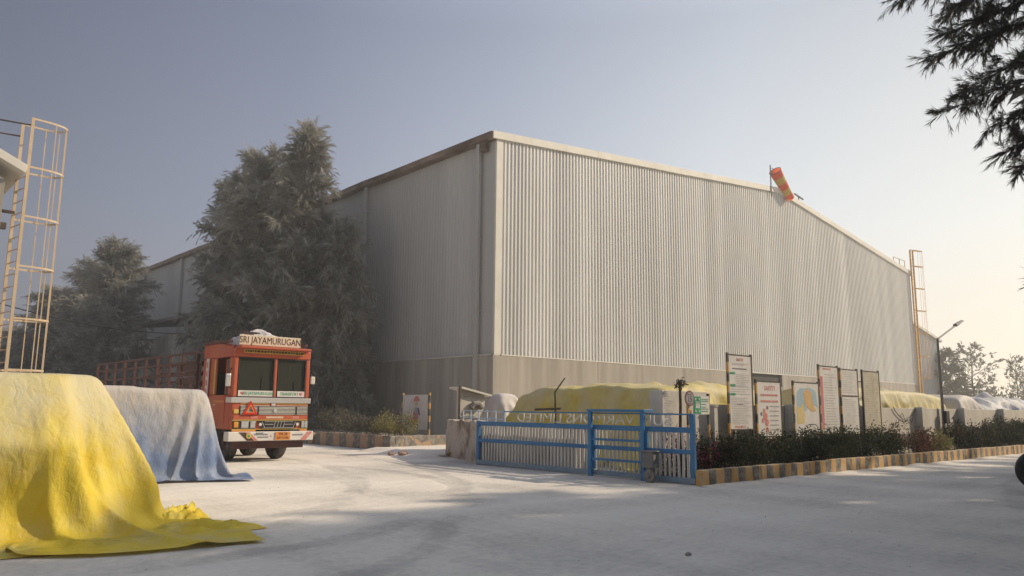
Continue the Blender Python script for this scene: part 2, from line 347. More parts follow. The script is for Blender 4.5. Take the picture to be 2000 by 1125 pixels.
M['sock_orange'] = leaf('windsock_orange', (0.62, 0.12, 0.06), (0.70, 0.17, 0.09), 0.45)
M['sock_yellow'] = leaf('windsock_yellow', (0.50, 0.42, 0.10), (0.56, 0.47, 0.14), 0.4)
M['brick'] = mat('red_rubble', (0.22, 0.14, 0.11), (0.38, 0.29, 0.24), 6, rough=0.95, bump=0.6)
M['stone'] = mat('grey_stone', (0.16, 0.15, 0.14), (0.34, 0.32, 0.29), 6, rough=0.95, bump=0.6)
M['shed'] = mat('grey_shed_sheet', (0.22, 0.225, 0.235), (0.29, 0.295, 0.30), 0.5, (1, 1, 0.2), 0.7)

# ------------------------------------------------------------------ mesh helpers
class MB:
    def __init__(self): self.v = []; self.f = []
    def add(self, vs, fs):
        o = len(self.v); self.v += [tuple(p) for p in vs]; self.f += [tuple(i + o for i in q) for q in fs]; return self
    def box(self, x0, x1, y0, y1, z0, z1):
        vs = [(x0, y0, z0), (x1, y0, z0), (x1, y1, z0), (x0, y1, z0), (x0, y0, z1), (x1, y0, z1), (x1, y1, z1), (x0, y1, z1)]
        return self.add(vs, [(0, 3, 2, 1), (4, 5, 6, 7), (0, 1, 5, 4), (1, 2, 6, 5), (2, 3, 7, 6), (3, 0, 4, 7)])
    def hexa(self, bot, top):     # two quads of 4 points
        return self.add(list(bot) + list(top), [(0, 3, 2, 1), (4, 5, 6, 7), (0, 1, 5, 4), (1, 2, 6, 5), (2, 3, 7, 6), (3, 0, 4, 7)])
    def tube(self, pts, r, n=8, cap=True, r2=None):
        pts = [Vector(p) for p in pts]; k = len(pts); o = len(self.v); fs = []; vs = []
        up = None
        for i, p in enumerate(pts):
            d = (pts[min(i + 1, k - 1)] - pts[max(i - 1, 0)]).normalized()
            if up is None:
                up = Vector((0, 0, 1)) if abs(d.z) < 0.9 else Vector((1, 0, 0))
            a = d.cross(up).normalized(); bb = a.cross(d).normalized(); up = bb
            rr = r if r2 is None else r + (r2 - r) * i / (k - 1)
            for j in range(n):
                t = 2 * math.pi * j / n
                vs.append(p + a * math.cos(t) * rr + bb * math.sin(t) * rr)
        for i in range(k - 1):
            for j in range(n):
                fs.append((i * n + j, i * n + (j + 1) % n, (i + 1) * n + (j + 1) % n, (i + 1) * n + j))
        if cap:
            fs.append(tuple(range(n - 1, -1, -1))); fs.append(tuple((k - 1) * n + j for j in range(n)))
        return self.add(vs, fs)
    def bar(self, a, b, w, h=None):      # rectangular bar from a to b
        a, b = Vector(a), Vector(b); h = h or w
        d = (b - a).normalized(); up = Vector((0, 0, 1)) if abs(d.z) < 0.9 else Vector((0, 1, 0))
        s = d.cross(up).normalized() * w / 2; u = s.cross(d).normalized() * h / 2
        return self.hexa([a - s - u, a + s - u, a + s + u, a - s + u], [b - s - u, b + s - u, b + s + u, b - s + u])
    def prism(self, poly, axis, c0, c1):   # polygon in the two other axes, extruded along axis
        def pt(p, c):
            if axis == 0: return (c, p[0], p[1])
            if axis == 1: return (p[0], c, p[1])
            return (p[0], p[1], c)
        n = len(poly)
        return self.add([pt(p, c0) for p in poly] + [pt(p, c1) for p in poly],
                        [tuple(range(n))[::-1], tuple(range(n, 2 * n))] + [(i, (i + 1) % n, n + (i + 1) % n, n + i) for i in range(n)])
    def ring(self, c, r, w, axis, t, n=28, a0=0, a1=2 * math.pi):   # flat annulus/disc of thickness t
        pass
    def disc(self, c, r, axis, t, n=28):
        poly = [(math.cos(2 * math.pi * i / n) * r, math.sin(2 * math.pi * i / n) * r) for i in range(n)]
        k = [j for j in range(3) if j != axis]
        poly = [(p[0] + c[k[0]], p[1] + c[k[1]]) for p in poly]
        return self.prism(poly, axis, c[axis] - t / 2, c[axis] + t / 2)

def mesh_of(name, v, f):
    me = bpy.data.meshes.new(name)
    me.from_pydata(v, [], f); me.update()
    return me

def link(name, me, material, root=None, smooth=False, bevel=0.0, fixn=True):
    if fixn:
        import bmesh
        bm = bmesh.new(); bm.from_mesh(me); bmesh.ops.recalc_face_normals(bm, faces=bm.faces); bm.to_mesh(me); bm.free()
    if root is not None:
        base = Vector(root.location); p = root.parent
        while p: base = base + Vector(p.location); p = p.parent
        if base.length > 0: me.transform(Matrix.Translation(-base))
    o = bpy.data.objects.new(name, me); COL.objects.link(o)
    if root is not None: o.parent = root
    me.materials.append(material)
    if smooth: me.polygons.foreach_set('use_smooth', [True] * len(me.polygons))
    if bevel > 0:
        bv = o.modifiers.new('bevel', 'BEVEL'); bv.width = bevel; bv.segments = 2; bv.limit_method = 'ANGLE'
    return o

def part(name, mb, material, root=None, **k):
    return link(name, mesh_of(name, mb.v, mb.f), material, root, **k)

def tag(o, label=None, cat=None, group=None, kind=None):
    if label: o['label'] = label
    if cat: o['category'] = cat
    if group: o['group'] = group
    if kind: o['kind'] = kind
    return o

def thing(name, label, cat, loc=(0, 0, 0), group=None):
    o = bpy.data.objects.new(name, None); o.empty_display_size = 0.3
    COL.objects.link(o); o.location = loc
    return tag(o, label, cat, group)

def copy_tree(o, parent=None):
    c = o.copy(); COL.objects.link(c)
    if parent is not None: c.parent = parent
    for ch in list(o.children): copy_tree(ch, c)
    return c

def text(name, s, size, origin, xdir, ydir, material, root, xs=1.0, depth=0.004, mirror=False, bold=0.0, align='CENTER'):
    cu = bpy.data.curves.new(name, 'FONT'); cu.body = s; cu.size = size; cu.align_x = align; cu.align_y = 'CENTER'
    cu.extrude = depth; cu.offset = 0.0; cu.resolution_u = 3
    to = bpy.data.objects.new(name, cu); COL.objects.link(to)
    dg = bpy.context.evaluated_depsgraph_get()
    me = bpy.data.meshes.new_from_object(to.evaluated_get(dg))
    bpy.data.objects.remove(to); bpy.data.curves.remove(cu)
    X = Vector(xdir).normalized() * xs * (-1 if mirror else 1); Y = Vector(ydir).normalized(); Zv = Vector(xdir).cross(Y).normalized()
    o = Vector(origin)
    me.transform(Matrix(((X.x, Y.x, Zv.x, o.x), (X.y, Y.y, Zv.y, o.y), (X.z, Y.z, Zv.z, o.z), (0, 0, 0, 1))))
    me.materials.clear(); me.name = name
    return link(name, me, material, root, fixn=False)

def corr_profile(c0, c1, pitch, depth, crest=0.3, slope=0.18):
    """list of (coord, offset) of a trapezoid-ribbed sheet"""
    out = []; x = c0
    while x < c1 - 1e-6:
        w = min(pitch, c1 - x)
        for f, d in ((0, 0), (1 - crest - 2 * slope, 0), (1 - crest - slope, 1), (1 - slope, 1)):
            if f * pitch <= w: out.append((x + f * pitch, d * depth))
        x += pitch
    out.append((c1, 0)); return out

# ------------------------------------------------------------------ tree and leaf helpers
def blades(P, D, L, W, rng, both=False):
    """numpy: one thin kite per blade at P along D with length L, width W"""
    n = len(P)
    D = D / np.linalg.norm(D, axis=1)[:, None]
    r = rng.normal(size=(n, 3)); S = np.cross(D, r); S /= np.linalg.norm(S, axis=1)[:, None]
    W = np.asarray(W); L = np.asarray(L)
    if W.ndim == 0: W = np.full(n, W)
    if L.ndim == 0: L = np.full(n, L)
    a = P; b = P + D * (L * 0.45)[:, None] + S * (W / 2)[:, None]; c = P + D * L[:, None]; d = P + D * (L * 0.45)[:, None] - S * (W / 2)[:, None]
    V = np.stack([a, b, c, d], 1).reshape(-1, 3)
    return V

def quad_mesh(name, V):
    me = bpy.data.meshes.new(name); n = len(V) // 4
    me.vertices.add(len(V)); me.vertices.foreach_set('co', V.astype(np.float32).ravel())
    me.loops.add(n * 4); me.loops.foreach_set('vertex_index', np.arange(n * 4, dtype=np.int32))
    me.polygons.add(n); me.polygons.foreach_set('loop_start', np.arange(0, n * 4, 4, dtype=np.int32))
    me.polygons.foreach_set('loop_total', np.full(n, 4, dtype=np.int32))
    me.update(calc_edges=True); me.validate(); return me

def casuarina_meshes(seed, H, R, nlimb=90, ntw=16, nneed=12, w=0.035, ln=0.45, low=0.06, shape=1.0, upsweep=0.7, droop=0.5, trunk_r=None, gap=0.0, lean=(0, 0), peak=0.35, extra=(), exdens=60, plume=1.8, plume_sp=0.55, plume_w=0.35):
    rng = np.random.default_rng(seed)
    tr = MB(); tr_r = trunk_r or H * 0.012
    k = 10; pts = []
    for i in range(k + 1):
        t = i / k
        pts.append((lean[0] * t * t + rng.normal() * 0.05 * (i > 0), lean[1] * t * t + rng.normal() * 0.05 * (i > 0), H * t * 0.98))
    tr.tube(pts, tr_r, 8, r2=0.02)
    PT = np.array(pts)
    allP, allD, allL = [], [], []
    def sprays(q, m, nt, s0, k_=1.0):
        for _ in range(nt):
            s = s0 + (1 - s0) * rng.random() ** 0.7; jf = s * m; j0 = min(int(jf), m - 1); p = q[j0] + (q[j0 + 1] - q[j0]) * (jf - j0)
            dirm = (q[j0 + 1] - q[j0]); dirm = dirm / np.linalg.norm(dirm)
            td = dirm * 0.8 + rng.normal(size=3) * plume_sp; td[2] += 0.1; td /= np.linalg.norm(td)
            tl = rng.uniform(0.3, 0.8) * ln * plume * k_
            nn = int(nneed * rng.uniform(0.6, 1.3)); u = rng.random(nn)
            pp = p + td * (u * tl)[:, None] + np.array([0, 0, -0.3 * droop])[None, :] * (u ** 2 * tl)[:, None]
            nd = td[None, :] * 1.1 + rng.normal(size=(nn, 3)) * plume_w + np.array([0, 0, -droop * 0.9])[None, :]
            allP.append(pp); allD.append(nd); allL.append(rng.uniform(0.5, 1.1, nn) * ln)
    for i in range(nlimb):
        t = low + (0.97 - low) * (i + rng.random()) / nlimb
        if rng.random() < gap: continue
        base = np.array([np.interp(t, np.linspace(0, 1, k + 1), PT[:, j]) for j in range(3)])
        prof = (min(1, (t - low + 0.08) / peak) ** 0.5) * (max(0.0, 1 - (max(0, t - peak) / (1.02 - peak))) ** shape)
        Lb = R * (0.15 + 0.95 * prof) * rng.uniform(0.5, 1.28)
        az = rng.uniform(0, 2 * np.pi); el = upsweep * rng.uniform(0.3, 1.2) * (0.4 + 0.9 * t)
        d = np.array([np.cos(az) * np.cos(el), np.sin(az) * np.cos(el), np.sin(el)])
        m = max(5, int(Lb / 0.35)); q = [base]
        for j in range(m):
            dd = d + np.array([0, 0, -droop * (j / m) ** 1.5]) + rng.normal(size=3) * 0.08
            dd /= np.linalg.norm(dd); q.append(q[-1] + dd * Lb / m)
        q = np.array(q)
        if Lb > 0.8: tr.tube(q[::2] if len(q) > 6 else q, max(0.014, tr_r * 0.28 * Lb / R), 4, cap=False, r2=0.008)
        sprays(q, m, int(ntw * (0.35 + Lb / R)), 0.18)
    for p0, p1, p2 in extra:
        m = 14; u = np.linspace(0, 1, m + 1)[:, None]
        q = (1 - u) ** 2 * np.array(p0) + 2 * u * (1 - u) * np.array(p1) + u ** 2 * np.array(p2)
        tr.tube(q[::2], 0.035, 5, cap=False, r2=0.005); L_ = np.linalg.norm(q[-1] - q[0])
        sprays(q, m, int(exdens * L_), 0.10, 0.75)
        for _ in range(int(L_ * 3)):      # side shoots
            s = 0.25 + 0.6 * rng.random(); j0 = int(s * m); d = q[j0 + 1] - q[j0]; d /= np.linalg.norm(d)
            sd = d * 0.8 + rng.normal(size=3) * 0.45 + np.array([0, 0, -0.1]); sd /= np.linalg.norm(sd); l2 = (1 - s) * L_ * rng.uniform(0.25, 0.5) + 0.1
            q2 = q[j0] + sd * (np.linspace(0, 1, 7)[:, None] * l2) + np.array([0, 0, -0.15]) * (np.linspace(0, 1, 7)[:, None] ** 2)
            sprays(q2, 6, int(exdens * l2 * 0.6), 0.05, 0.7)
    P = np.concatenate(allP); D = np.concatenate(allD); L = np.concatenate(allL)
    V = blades(P, D, L, w * rng.uniform(0.7, 1.4, len(P)), rng)
    return mesh_of('trunk', tr.v, tr.f), quad_mesh('crown', V)

def tree(name, loc, label, cat, group, material, meshes, rz=0.0, sc=(1, 1, 1)):
    t = thing(name, label, cat, loc, group)
    t.rotation_euler = (0, 0, rz); t.scale = sc
    for nm, me, m in (('trunk', meshes[0], M['bark']), ('crown', meshes[1], material)):
        o = bpy.data.objects.new(nm, me); COL.objects.link(o); o.parent = t
        if not me.materials: me.materials.append(m)
    return t

def shrub_mesh(seed, sx, sy, h, n, size, z0=0.12, rough=0.48, spikes=20):
    """leaves in clumps over an uneven dome"""
    rng = np.random.default_rng(seed)
    nc = max(10, int(n / 45)); C = []
    for _ in range(nc):
        th = rng.uniform(0, 2 * np.pi); r = rng.random() ** 0.45; x, y = r * np.cos(th), r * np.sin(th)
        x, y = np.sign(x) * abs(x) ** 0.8, np.sign(y) * abs(y) ** 0.8
        top = h * (1 - 0.35 * (r ** 3)) * rng.uniform(1 - rough, 1.0)
        C.append((x * sx / 2, y * sy / 2, z0 + (top - z0) * rng.random() ** 0.5))
    C = np.array(C); P = C[rng.integers(0, nc, n)] + rng.normal(size=(n, 3)) * np.array([0.11, 0.11, 0.09])
    ex = []
    for _ in range(spikes):
        b = C[rng.integers(0, nc)]; t = rng.random(18)
        dv = rng.normal(size=3) * 0.35 + np.array([0, 0, 0.8]); dv /= np.linalg.norm(dv)
        ex.append(b + dv * (t * rng.uniform(0.25, 0.5))[:, None])
    P = np.concatenate([P] + ex); P[:, 2] = np.maximum(P[:, 2], 0.03)
    D = rng.normal(size=(len(P), 3)); D[:, 2] += 0.35
    return blades(P, D, size * rng.uniform(0.7, 1.4, len(P)), size * 0.55, rng)

def shrub(name, loc, seed, sx, sy, h, n, size, label, cat, group, m, extra=None, **k):
    t = thing(name, label, cat, loc, group)
    link('foliage', quad_mesh('foliage', shrub_mesh(seed, sx, sy, h, n, size, **k) + np.array(loc)), m, t, fixn=False)
    st = MB(); rng = random.Random(seed)
    for _ in range(max(5, int(sx * 3))):
        x = rng.uniform(-sx * .42, sx * .42); y = rng.uniform(-sy * .3, sy * .3)
        st.tube([(loc[0] + x, loc[1] + y, loc[2]), (loc[0] + x + rng.uniform(-.1, .1), loc[1] + y, loc[2] + h * .4), (loc[0] + x + rng.uniform(-.3, .3), loc[1] + y + rng.uniform(-.1, .1), loc[2] + h * .8)], 0.018, 5, r2=0.007)
    part('stem', st, M['bark'], t)
    if extra:
        link('flowers', quad_mesh('flowers', shrub_mesh(seed + 77, sx * 1.02, sy * 1.02, h * extra[1], extra[2], size * 0.9, z0=h * 0.25) + np.array(loc)), extra[0], t, fixn=False)
    return t

# ================================================================== THE SETTING
g = MB(); N = 24
xs = [-700, -200, -60, -20, 0, 10, 20, 30, 45, 70, 120, 250, 900]
ys = [-300, -60, -10, 0, 10, 20, 30, 50, 90, 160, 300, 900]
g.add([(x, y, 0) for y in ys for x in xs], [(j * len(xs) + i, j * len(xs) + i + 1, (j + 1) * len(xs) + i + 1, (j + 1) * len(xs) + i) for j in range(len(ys) - 1) for i in range(len(xs) - 1)])
tag(part('ground', g, M['ground'], fixn=False), kind='structure')

def strip_grid(x0, x1, y0, y1, nx, ny, hf):
    m = MB()
    m.add([(x0 + (x1 - x0) * i / nx, y0 + (y1 - y0) * j / ny, hf(x0 + (x1 - x0) * i / nx, y0 + (y1 - y0) * j / ny)) for j in range(ny + 1) for i in range(nx + 1)],
          [(j * (nx + 1) + i, j * (nx + 1) + i + 1, (j + 1) * (nx + 1) + i + 1, (j + 1) * (nx + 1) + i) for j in range(ny) for i in range(nx)])
    return m
def nz(x, y, s=1.0, z=0.0): return noise.noise(Vector((x * s, y * s, z)))

# planting bed behind the kerb
tag(part('soil_bed', strip_grid(13.75, 75, 9.38, 10.94, 160, 4, lambda x, y: 0.16 + 0.05 * nz(x, y, 1.7)), M['soil'], fixn=False, smooth=True), kind='structure')
# kerb: painted stones with slightly uneven tops
k = MB(); x = 13.42; r = random.Random(3)
while x < 74:
    w = 1.096; dz = r.uniform(-.012, .012); dy = r.uniform(-.012, .012)
    k.box(x, x + w - 0.008, 9.2 + dy, 9.37 + dy, -0.02, 0.315 + dz); x += w
tag(part('kerb', k, M['kerb'], bevel=0.015), kind='structure')
# windrow of dust against the kerb
def windrow(x, y):
    e = max(0, 1 - abs((y - 9.13) / 0.33)); return -0.01 + 0.055 * e * (0.7 + 0.8 * nz(x, y, 1.1)) + 0.01 * nz(x, y, 4)
tag(part('dust_bank', strip_grid(13.3, 60, 8.8, 9.24, 260, 6, windrow), M['ground'], fixn=False, smooth=True), kind='structure')
def ramp(x, y):
    ex = min(1, max(0, min(x - 13.9, 19 - x) / 0.7)); ey = min(1, max(0, min(y - 19.6, 24.0 - y) / 0.8)); return -0.02 + 0.16 * ex * ey + 0.02 * nz(x, y, 1.5)
tag(part('pavement', strip_grid(13.6, 19.4, 19.2, 24.2, 40, 34, ramp), M['ground'], fixn=False, smooth=True), kind='structure')

# ------------------------------------------------------------------ warehouse
WX, WY, XR, YB = 24.15, 28.194, 75.3, 112.0
EL, RX, RZ, ER = 14.80, 51.76, 17.45, 14.15       # eave left, ridge, eave right
wh = thing('warehouse', 'huge ribbed grey-white metal warehouse with shallow gable on a concrete base', 'warehouse', (WX, WY, 0))
def gz(x): return EL + (RZ - EL) * (x - WX) / (RX - WX) if x < RX else RZ + (ER - RZ) * (x - RX) / (XR - RX)
CZ = 4.05
# gable cladding
m = MB(); pr = corr_profile(WX + 0.42, XR, 0.25, 0.055, 0.40, 0.06)
for (x0, d0), (x1, d1) in zip(pr, pr[1:]):
    m.add([(x0, WY - d0, CZ), (x1, WY - d1, CZ), (x1, WY - d1, gz(x1)), (x0, WY - d0, gz(x0))], [(0, 1, 2, 3)])
part('gable_cladding', m, M['cladding'], wh, fixn=False)
# side cladding, finer ribs
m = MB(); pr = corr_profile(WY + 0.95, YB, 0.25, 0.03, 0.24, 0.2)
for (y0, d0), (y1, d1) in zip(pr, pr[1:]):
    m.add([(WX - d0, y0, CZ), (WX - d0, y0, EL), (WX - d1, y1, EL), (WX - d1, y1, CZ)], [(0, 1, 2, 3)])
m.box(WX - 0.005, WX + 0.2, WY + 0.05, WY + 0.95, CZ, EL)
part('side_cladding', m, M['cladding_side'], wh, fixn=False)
# corner trim
m = MB(); m.box(WX - 0.012, WX + 0.42, WY - 0.075, WY + 0.05, CZ - 0.04, EL + 0.02)
part('corner_trim', m, M['trim'], wh, bevel=0.008)
# concrete base with openings' edges and panel joints
m = MB()
jx = [WX - 0.12, 31.5, 39.3, 46.9]
for a, b in zip(jx, jx[1:]): m.box(a + 0.012, b - 0.012, WY - 0.12, WY + 0.15, -0.1, CZ - 0.045)
m.box(46.9, 50.9, WY - 0.12, WY + 0.15, -0.1, 3.2)
for a, b in ((50.9, 58.7), (58.7, 66.5), (66.5, XR + 0.1)): m.box(a + 0.012, b - 0.012, WY - 0.12, WY + 0.15, -0.1, CZ - 0.045)
for i in range(10):
    a = WY + 0.15 + i * 8.4; m.box(WX - 0.12, WX + 0.15, a + (0.0 if i == 0 else 0.012), min(a + 8.388, YB), -0.1, CZ - 0.045)
part('concrete_base', m, M['concrete'], wh, bevel=0.01)
m = MB(); m.box(46.9, 50.9, WY + 0.02, WY + 0.12, 3.2, CZ - 0.045); part('dark_opening', m, M['black'], wh)
m = MB(); m.box(WX + 0.4, XR, WY - 0.135, WY - 0.02, CZ - 0.04, CZ + 0.02); m.box(WX - 0.14, WX - 0.04, WY + 0.05, YB, CZ - 0.04, CZ + 0.015)
part('drip_flashing', m, M['trim'], wh)
# gable fascia along the roof edge
m = MB(); seg = []
fx = [WX - 0.32, RX, XR + 0.25]
rf = random.Random(5); pts = []
x = WX - 0.32
while x < XR + 0.25:
    pts.append((x, gz(max(WX, min(x, XR))) + (0.0 if x >= WX else -0.03) + rf.uniform(-0.012, 0.012))); x += 2.6
    if pts[-1][0] < RX < x: pts.append((RX, RZ))
pts.append((XR + 0.25, ER - 0.02))
for (x0, z0), (x1, z1) in zip(pts, pts[1:]):
    m.hexa([(x0, WY - 0.17, z0 - 0.02), (x1, WY - 0.17, z1 - 0.02), (x1, WY + 0.25, z1 - 0.02), (x0, WY + 0.25, z0 - 0.02)],
           [(x0, WY - 0.17, z0 + 0.37), (x1, WY - 0.17, z1 + 0.37), (x1, WY + 0.25, z1 + 0.37), (x0, WY + 0.25, z0 + 0.37)])
part('gable_fascia', m, M['trim'], wh, bevel=0.01)
m = MB()
m.add([(WX - .3, WY + .2, EL + .3), (RX, WY + .2, RZ + .3), (XR + .2, WY + .2, ER + .3), (XR + .2, YB, ER + .3), (RX, YB, RZ + .3), (WX - .3, YB, EL + .3)], [(0, 1, 4, 5), (1, 2, 3, 4)])
m.add([(XR, WY, 0), (XR, YB, 0), (XR, YB, ER), (XR, WY, ER)], [(0, 1, 2, 3)])
part('roof_sheeting', m, M['roof'], wh, fixn=False)
# rusty eaves gutter, a bit sagging
m = MB(); rr = random.Random(9); y = WY - 0.1; dz = 0
while y < YB:
    y2 = min(y + 3.0, YB); d2 = rr.uniform(-0.035, 0.035)
    m.hexa([(WX - 0.42, y, EL - 0.02 + dz), (WX - 0.06, y, EL - 0.08 + dz), (WX - 0.06, y2, EL - 0.08 + d2), (WX - 0.42, y2, EL - 0.02 + d2)],
           [(WX - 0.46, y, EL + 0.30 + dz), (WX - 0.06, y, EL + 0.38 + dz), (WX - 0.06, y2, EL + 0.38 + d2), (WX - 0.46, y2, EL + 0.30 + d2)])
    y = y2; dz = d2
m.box(WX - 0.36, WX - 0.1, WY + 0.45, WY + 0.85, EL - 0.55, EL - 0.05)
part('gutter', m, M['rust'], wh, bevel=0.015)
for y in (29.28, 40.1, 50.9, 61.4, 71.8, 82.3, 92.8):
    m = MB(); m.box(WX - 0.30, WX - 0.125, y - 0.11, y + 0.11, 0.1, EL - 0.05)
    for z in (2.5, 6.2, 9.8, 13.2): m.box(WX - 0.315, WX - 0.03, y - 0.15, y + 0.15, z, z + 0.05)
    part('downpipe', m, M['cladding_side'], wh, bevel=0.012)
# guard rail at the ladder head
m = MB()
for x in (72.9, 74.2, 75.4): m.bar((x, 28.6, ER + .3), (x, 28.6, ER + 1.5), 0.05)
for z in (0.9, 1.45): m.bar((72.9, 28.6, ER + z + .05), (75.4, 28.6, ER + z), 0.05)
part('guard_rail', m, M['orange_pole'], wh)

# annex with a mono-pitch canopy on the long side
an = thing('annex', 'low beige annex with dark mono-pitch canopy beside the long warehouse wall behind the trees', 'annex', (22, 60, 0))
m = MB(); m.box(20.6, 24.0, 62.0, 72.0, 0, 7.0); part('wall', m, M['plaster'], an)
m = MB(); m.hexa([(19.7, 57.5, 7.85), (24.0, 57.5, 8.35), (24.0, 70, 8.35), (19.7, 70, 7.85)], [(19.7, 57.5, 8.1), (24.0, 57.5, 8.6), (24.0, 70, 8.6), (19.7, 70, 8.1)])
part('canopy_roof', m, M['pole_grey'], an)
for y in (57.7, 69.0): m = MB(); m.box(19.8, 20.0, y, y + .2, 0, 7.85); part('post', m, M['pole_grey'], an)

# second shed far to the right
fs = thing('far_shed', 'pale ribbed shed standing beyond the right end of the big warehouse', 'shed', (112, 42, 0))
def fz(x): return 13.6 - 0.19 * (x - 106.5)
m = MB(); pr = corr_profile(100.0, 118.2, 0.5, 0.08)
for (x0, d0), (x1, d1) in zip(pr, pr[1:]): m.add([(x0, 41 - d0, 0), (x1, 41 - d1, 0), (x1, 41 - d1, fz(x1)), (x0, 41 - d0, fz(x0))], [(0, 1, 2, 3)])
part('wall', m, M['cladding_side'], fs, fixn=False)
m = MB(); m.hexa([(99.5, 40.6, fz(99.5)), (118.5, 40.6, fz(118.5)), (118.5, 80, fz(118.5)), (99.5, 80, fz(99.5))], [(99.5, 40.6, fz(99.5) + .35), (118.5, 40.6, fz(118.5) + .35), (118.5, 80, fz(118.5) + .35), (99.5, 80, fz(99.5) + .35)])
part('roof', m, M['trim'], fs)

# low shed at the far left
ls = thing('low_shed', 'low grey metal shed far behind the caged ladder at the left edge', 'shed', (0, 86, 0))
m = MB(); pr = corr_profile(-20.0, 15.6, 0.5, 0.07)
for (x0, d0), (x1, d1) in zip(pr, pr[1:]): m.add([(x0, 85 - d0, 0), (x1, 85 - d1, 0), (x1, 85 - d1, 8.1), (x0, 85 - d0, 8.1)], [(0, 1, 2, 3)])
m.add([(15.6, 85, 0), (15.6, 100, 0), (15.6, 100, 8.1), (15.6, 85, 8.1), (-20, 85, 0), (-20, 100, 0), (-20, 100, 8.1), (-20, 85, 8.1)], [(0, 1, 2, 3), (4, 5, 6, 7)])
part('wall', m, M['shed'], ls, fixn=False)
m = MB(); m.box(-20.3, 15.9, 84.7, 100, 8.1, 8.3); part('roof', m, M['shed'], ls)

# building cut by the left edge of the photograph
lb = thing('eaves_building', 'beige building with pale overhanging eave at the extreme left edge', 'building', (0, 22, 0))
m = MB(); m.box(-9, 2.98, 21.85, 34, -0.1, 6.9); part('wall', m, M['concrete'], lb)
m = MB(); m.hexa([(-3, 21.6, 10.08), (3.34, 21.6, 7.08), (3.34, 34.4, 7.08), (-3, 34.4, 10.08)], [(-3, 21.6, 10.3), (3.38, 21.6, 7.28), (3.38, 34.4, 7.28), (-3, 34.4, 10.3)])
m.hexa([(-9, 21.3, 6.9), (-3, 21.3, 9.6), (-3, 34.4, 9.6), (-9, 34.4, 6.9)], [(-9, 21.3, 7.3), (-3, 21.3, 10.0), (-3, 34.4, 10.0), (-9, 34.4, 7.3)])
m.prism([(-8.6, 6.9), (2.98, 6.9), (-3, 9.6)], 1, 21.85, 22.1)
part('roof', m, M['trim'], lb, bevel=0.01)
m = MB(); m.box(2.98, 3.3, 22.2, 22.27, 6.15, 6.22); m.box(2.98, 3.12, 21.95, 22.1, 5.7, 5.85); part('bracket', m, M['darkmetal'], lb)

def caged_ladder(name, label, A, B, out, ztop, hoops, depth, mtl, zbot=0.0, r=0.035, lean=0.0, strips=5, arm=None):
    A = Vector((*A, 0)); B = Vector((*B, 0)); o = Vector((*out, 0)).normalized()
    t = thing(name, label, 'ladder', (A.x, A.y, 0))
    for P in (A, B):
        m = MB(); m.bar(P + Vector((0, 0, zbot)), P + Vector((0, 0, ztop)), r * 2, r * 2); part('rail', m, mtl, t)
    z = zbot + 0.3
    while z < ztop - 0.9:
        m = MB(); m.tube([A + Vector((0, 0, z)), B + Vector((0, 0, z))], r * 0.42, 5); part('rung', m, mtl, t); z += 0.31
    mid = (A + B) / 2; half = (A - B) / 2
    def hp(a, z):   # point on the hoop
        e = 1.25
        return mid + half * math.cos(a) * (1 + 0.25 * math.sin(a)) + o * depth * math.sin(a) ** 0.75 + Vector((0, 0, z))
    for z in hoops:
        m = MB(); p = [hp(math.pi * i / 16, z) for i in range(17)]
        for a, b in zip(p, p[1:]): m.bar(a, b, 0.012, r * 1.3)
        part('hoop', m, mtl, t)
    for i in range(strips):
        a = math.pi * (i + 1) / (strips + 1)
        m = MB(); m.bar(hp(a, hoops[-1] - 0.02) * 1.0, hp(a, hoops[0] + 0.02), r * 0.7, 0.010); part('cage_bar', m, mtl, t)
    if arm:
        for P, dz in ((A, 0.2), (B, 0.35)):
            m = MB(); m.tube([P + Vector((0, 0, ztop - dz)), P + Vector((arm[0], arm[1], ztop - dz - 0.05))], r * 0.6, 6); part('hand_rail', m, M['darkmetal'], t)
    return t
caged_ladder('caged_ladder', 'tall pale orange ladder with hooped safety cage at the left edge', (3.44, 21.96), (3.33, 22.60), (0.985, 0.17), 8.62, (8.6, 7.35, 6.09, 4.84, 3.55, 2.3, 0.95), 0.93, M['orange_pole'], arm=(-2.2, 0.15))
caged_ladder('caged_ladder', 'rusty yellow caged ladder on the right end of the big warehouse', (75.0, 27.9), (75.6, 27.9), (0.93, -0.37), 16.5, (16.5, 15.0, 12.9, 10.8, 8.7, 6.6, 4.6), 1.35, mat('rusty_yellow_paint', (0.42, 0.22, 0.08), (0.58, 0.36, 0.13), 2, rough=0.7), zbot=0.1, r=0.06, strips=4)

# windsock on the ridge
ws = thing('windsock', 'orange and yellow striped windsock hanging from a pole on the roof ridge', 'windsock', (50.4, 28.0, 17.0))
m = MB(); m.tube([(50.4, 28.0, 16.9), (50.4, 28.0, 19.27)], 0.045, 8); m.tube([(50.4, 28.0, 19.05), (50.75, 27.95, 19.05)], 0.02, 6); part('pole', m, M['pole_grey'], ws)
def sockpt(t): return Vector((50.98, 27.95, 18.93)).lerp(Vector((52.95, 27.85, 17.22)), t) + Vector((0, 0, -0.06 * math.sin(t * math.pi)))
dd = (sockpt(0.05) - sockpt(0)).normalized(); s1 = dd.cross(Vector((0, 0, 1))).normalized(); s2 = s1.cross(dd)
for i in range(5):
    m = MB(); p = [sockpt(i / 5 + j / 25) for j in range(6)]
    m.tube(p, 0.44 - 0.035 * i, 18, cap=False, r2=0.44 - 0.035 * (i + 1))
    part('sleeve_band', m, M['sock_orange'] if i % 2 == 0 else M['sock_yellow'], ws, smooth=True, fixn=False)
m = MB(); m.tube([sockpt(0) + s1 * 0.44 * math.cos(t * math.pi / 9) + s2 * 0.44 * math.sin(t * math.pi / 9) for t in range(19)], 0.025, 5); part('hoop', m, M['darkmetal'], ws)
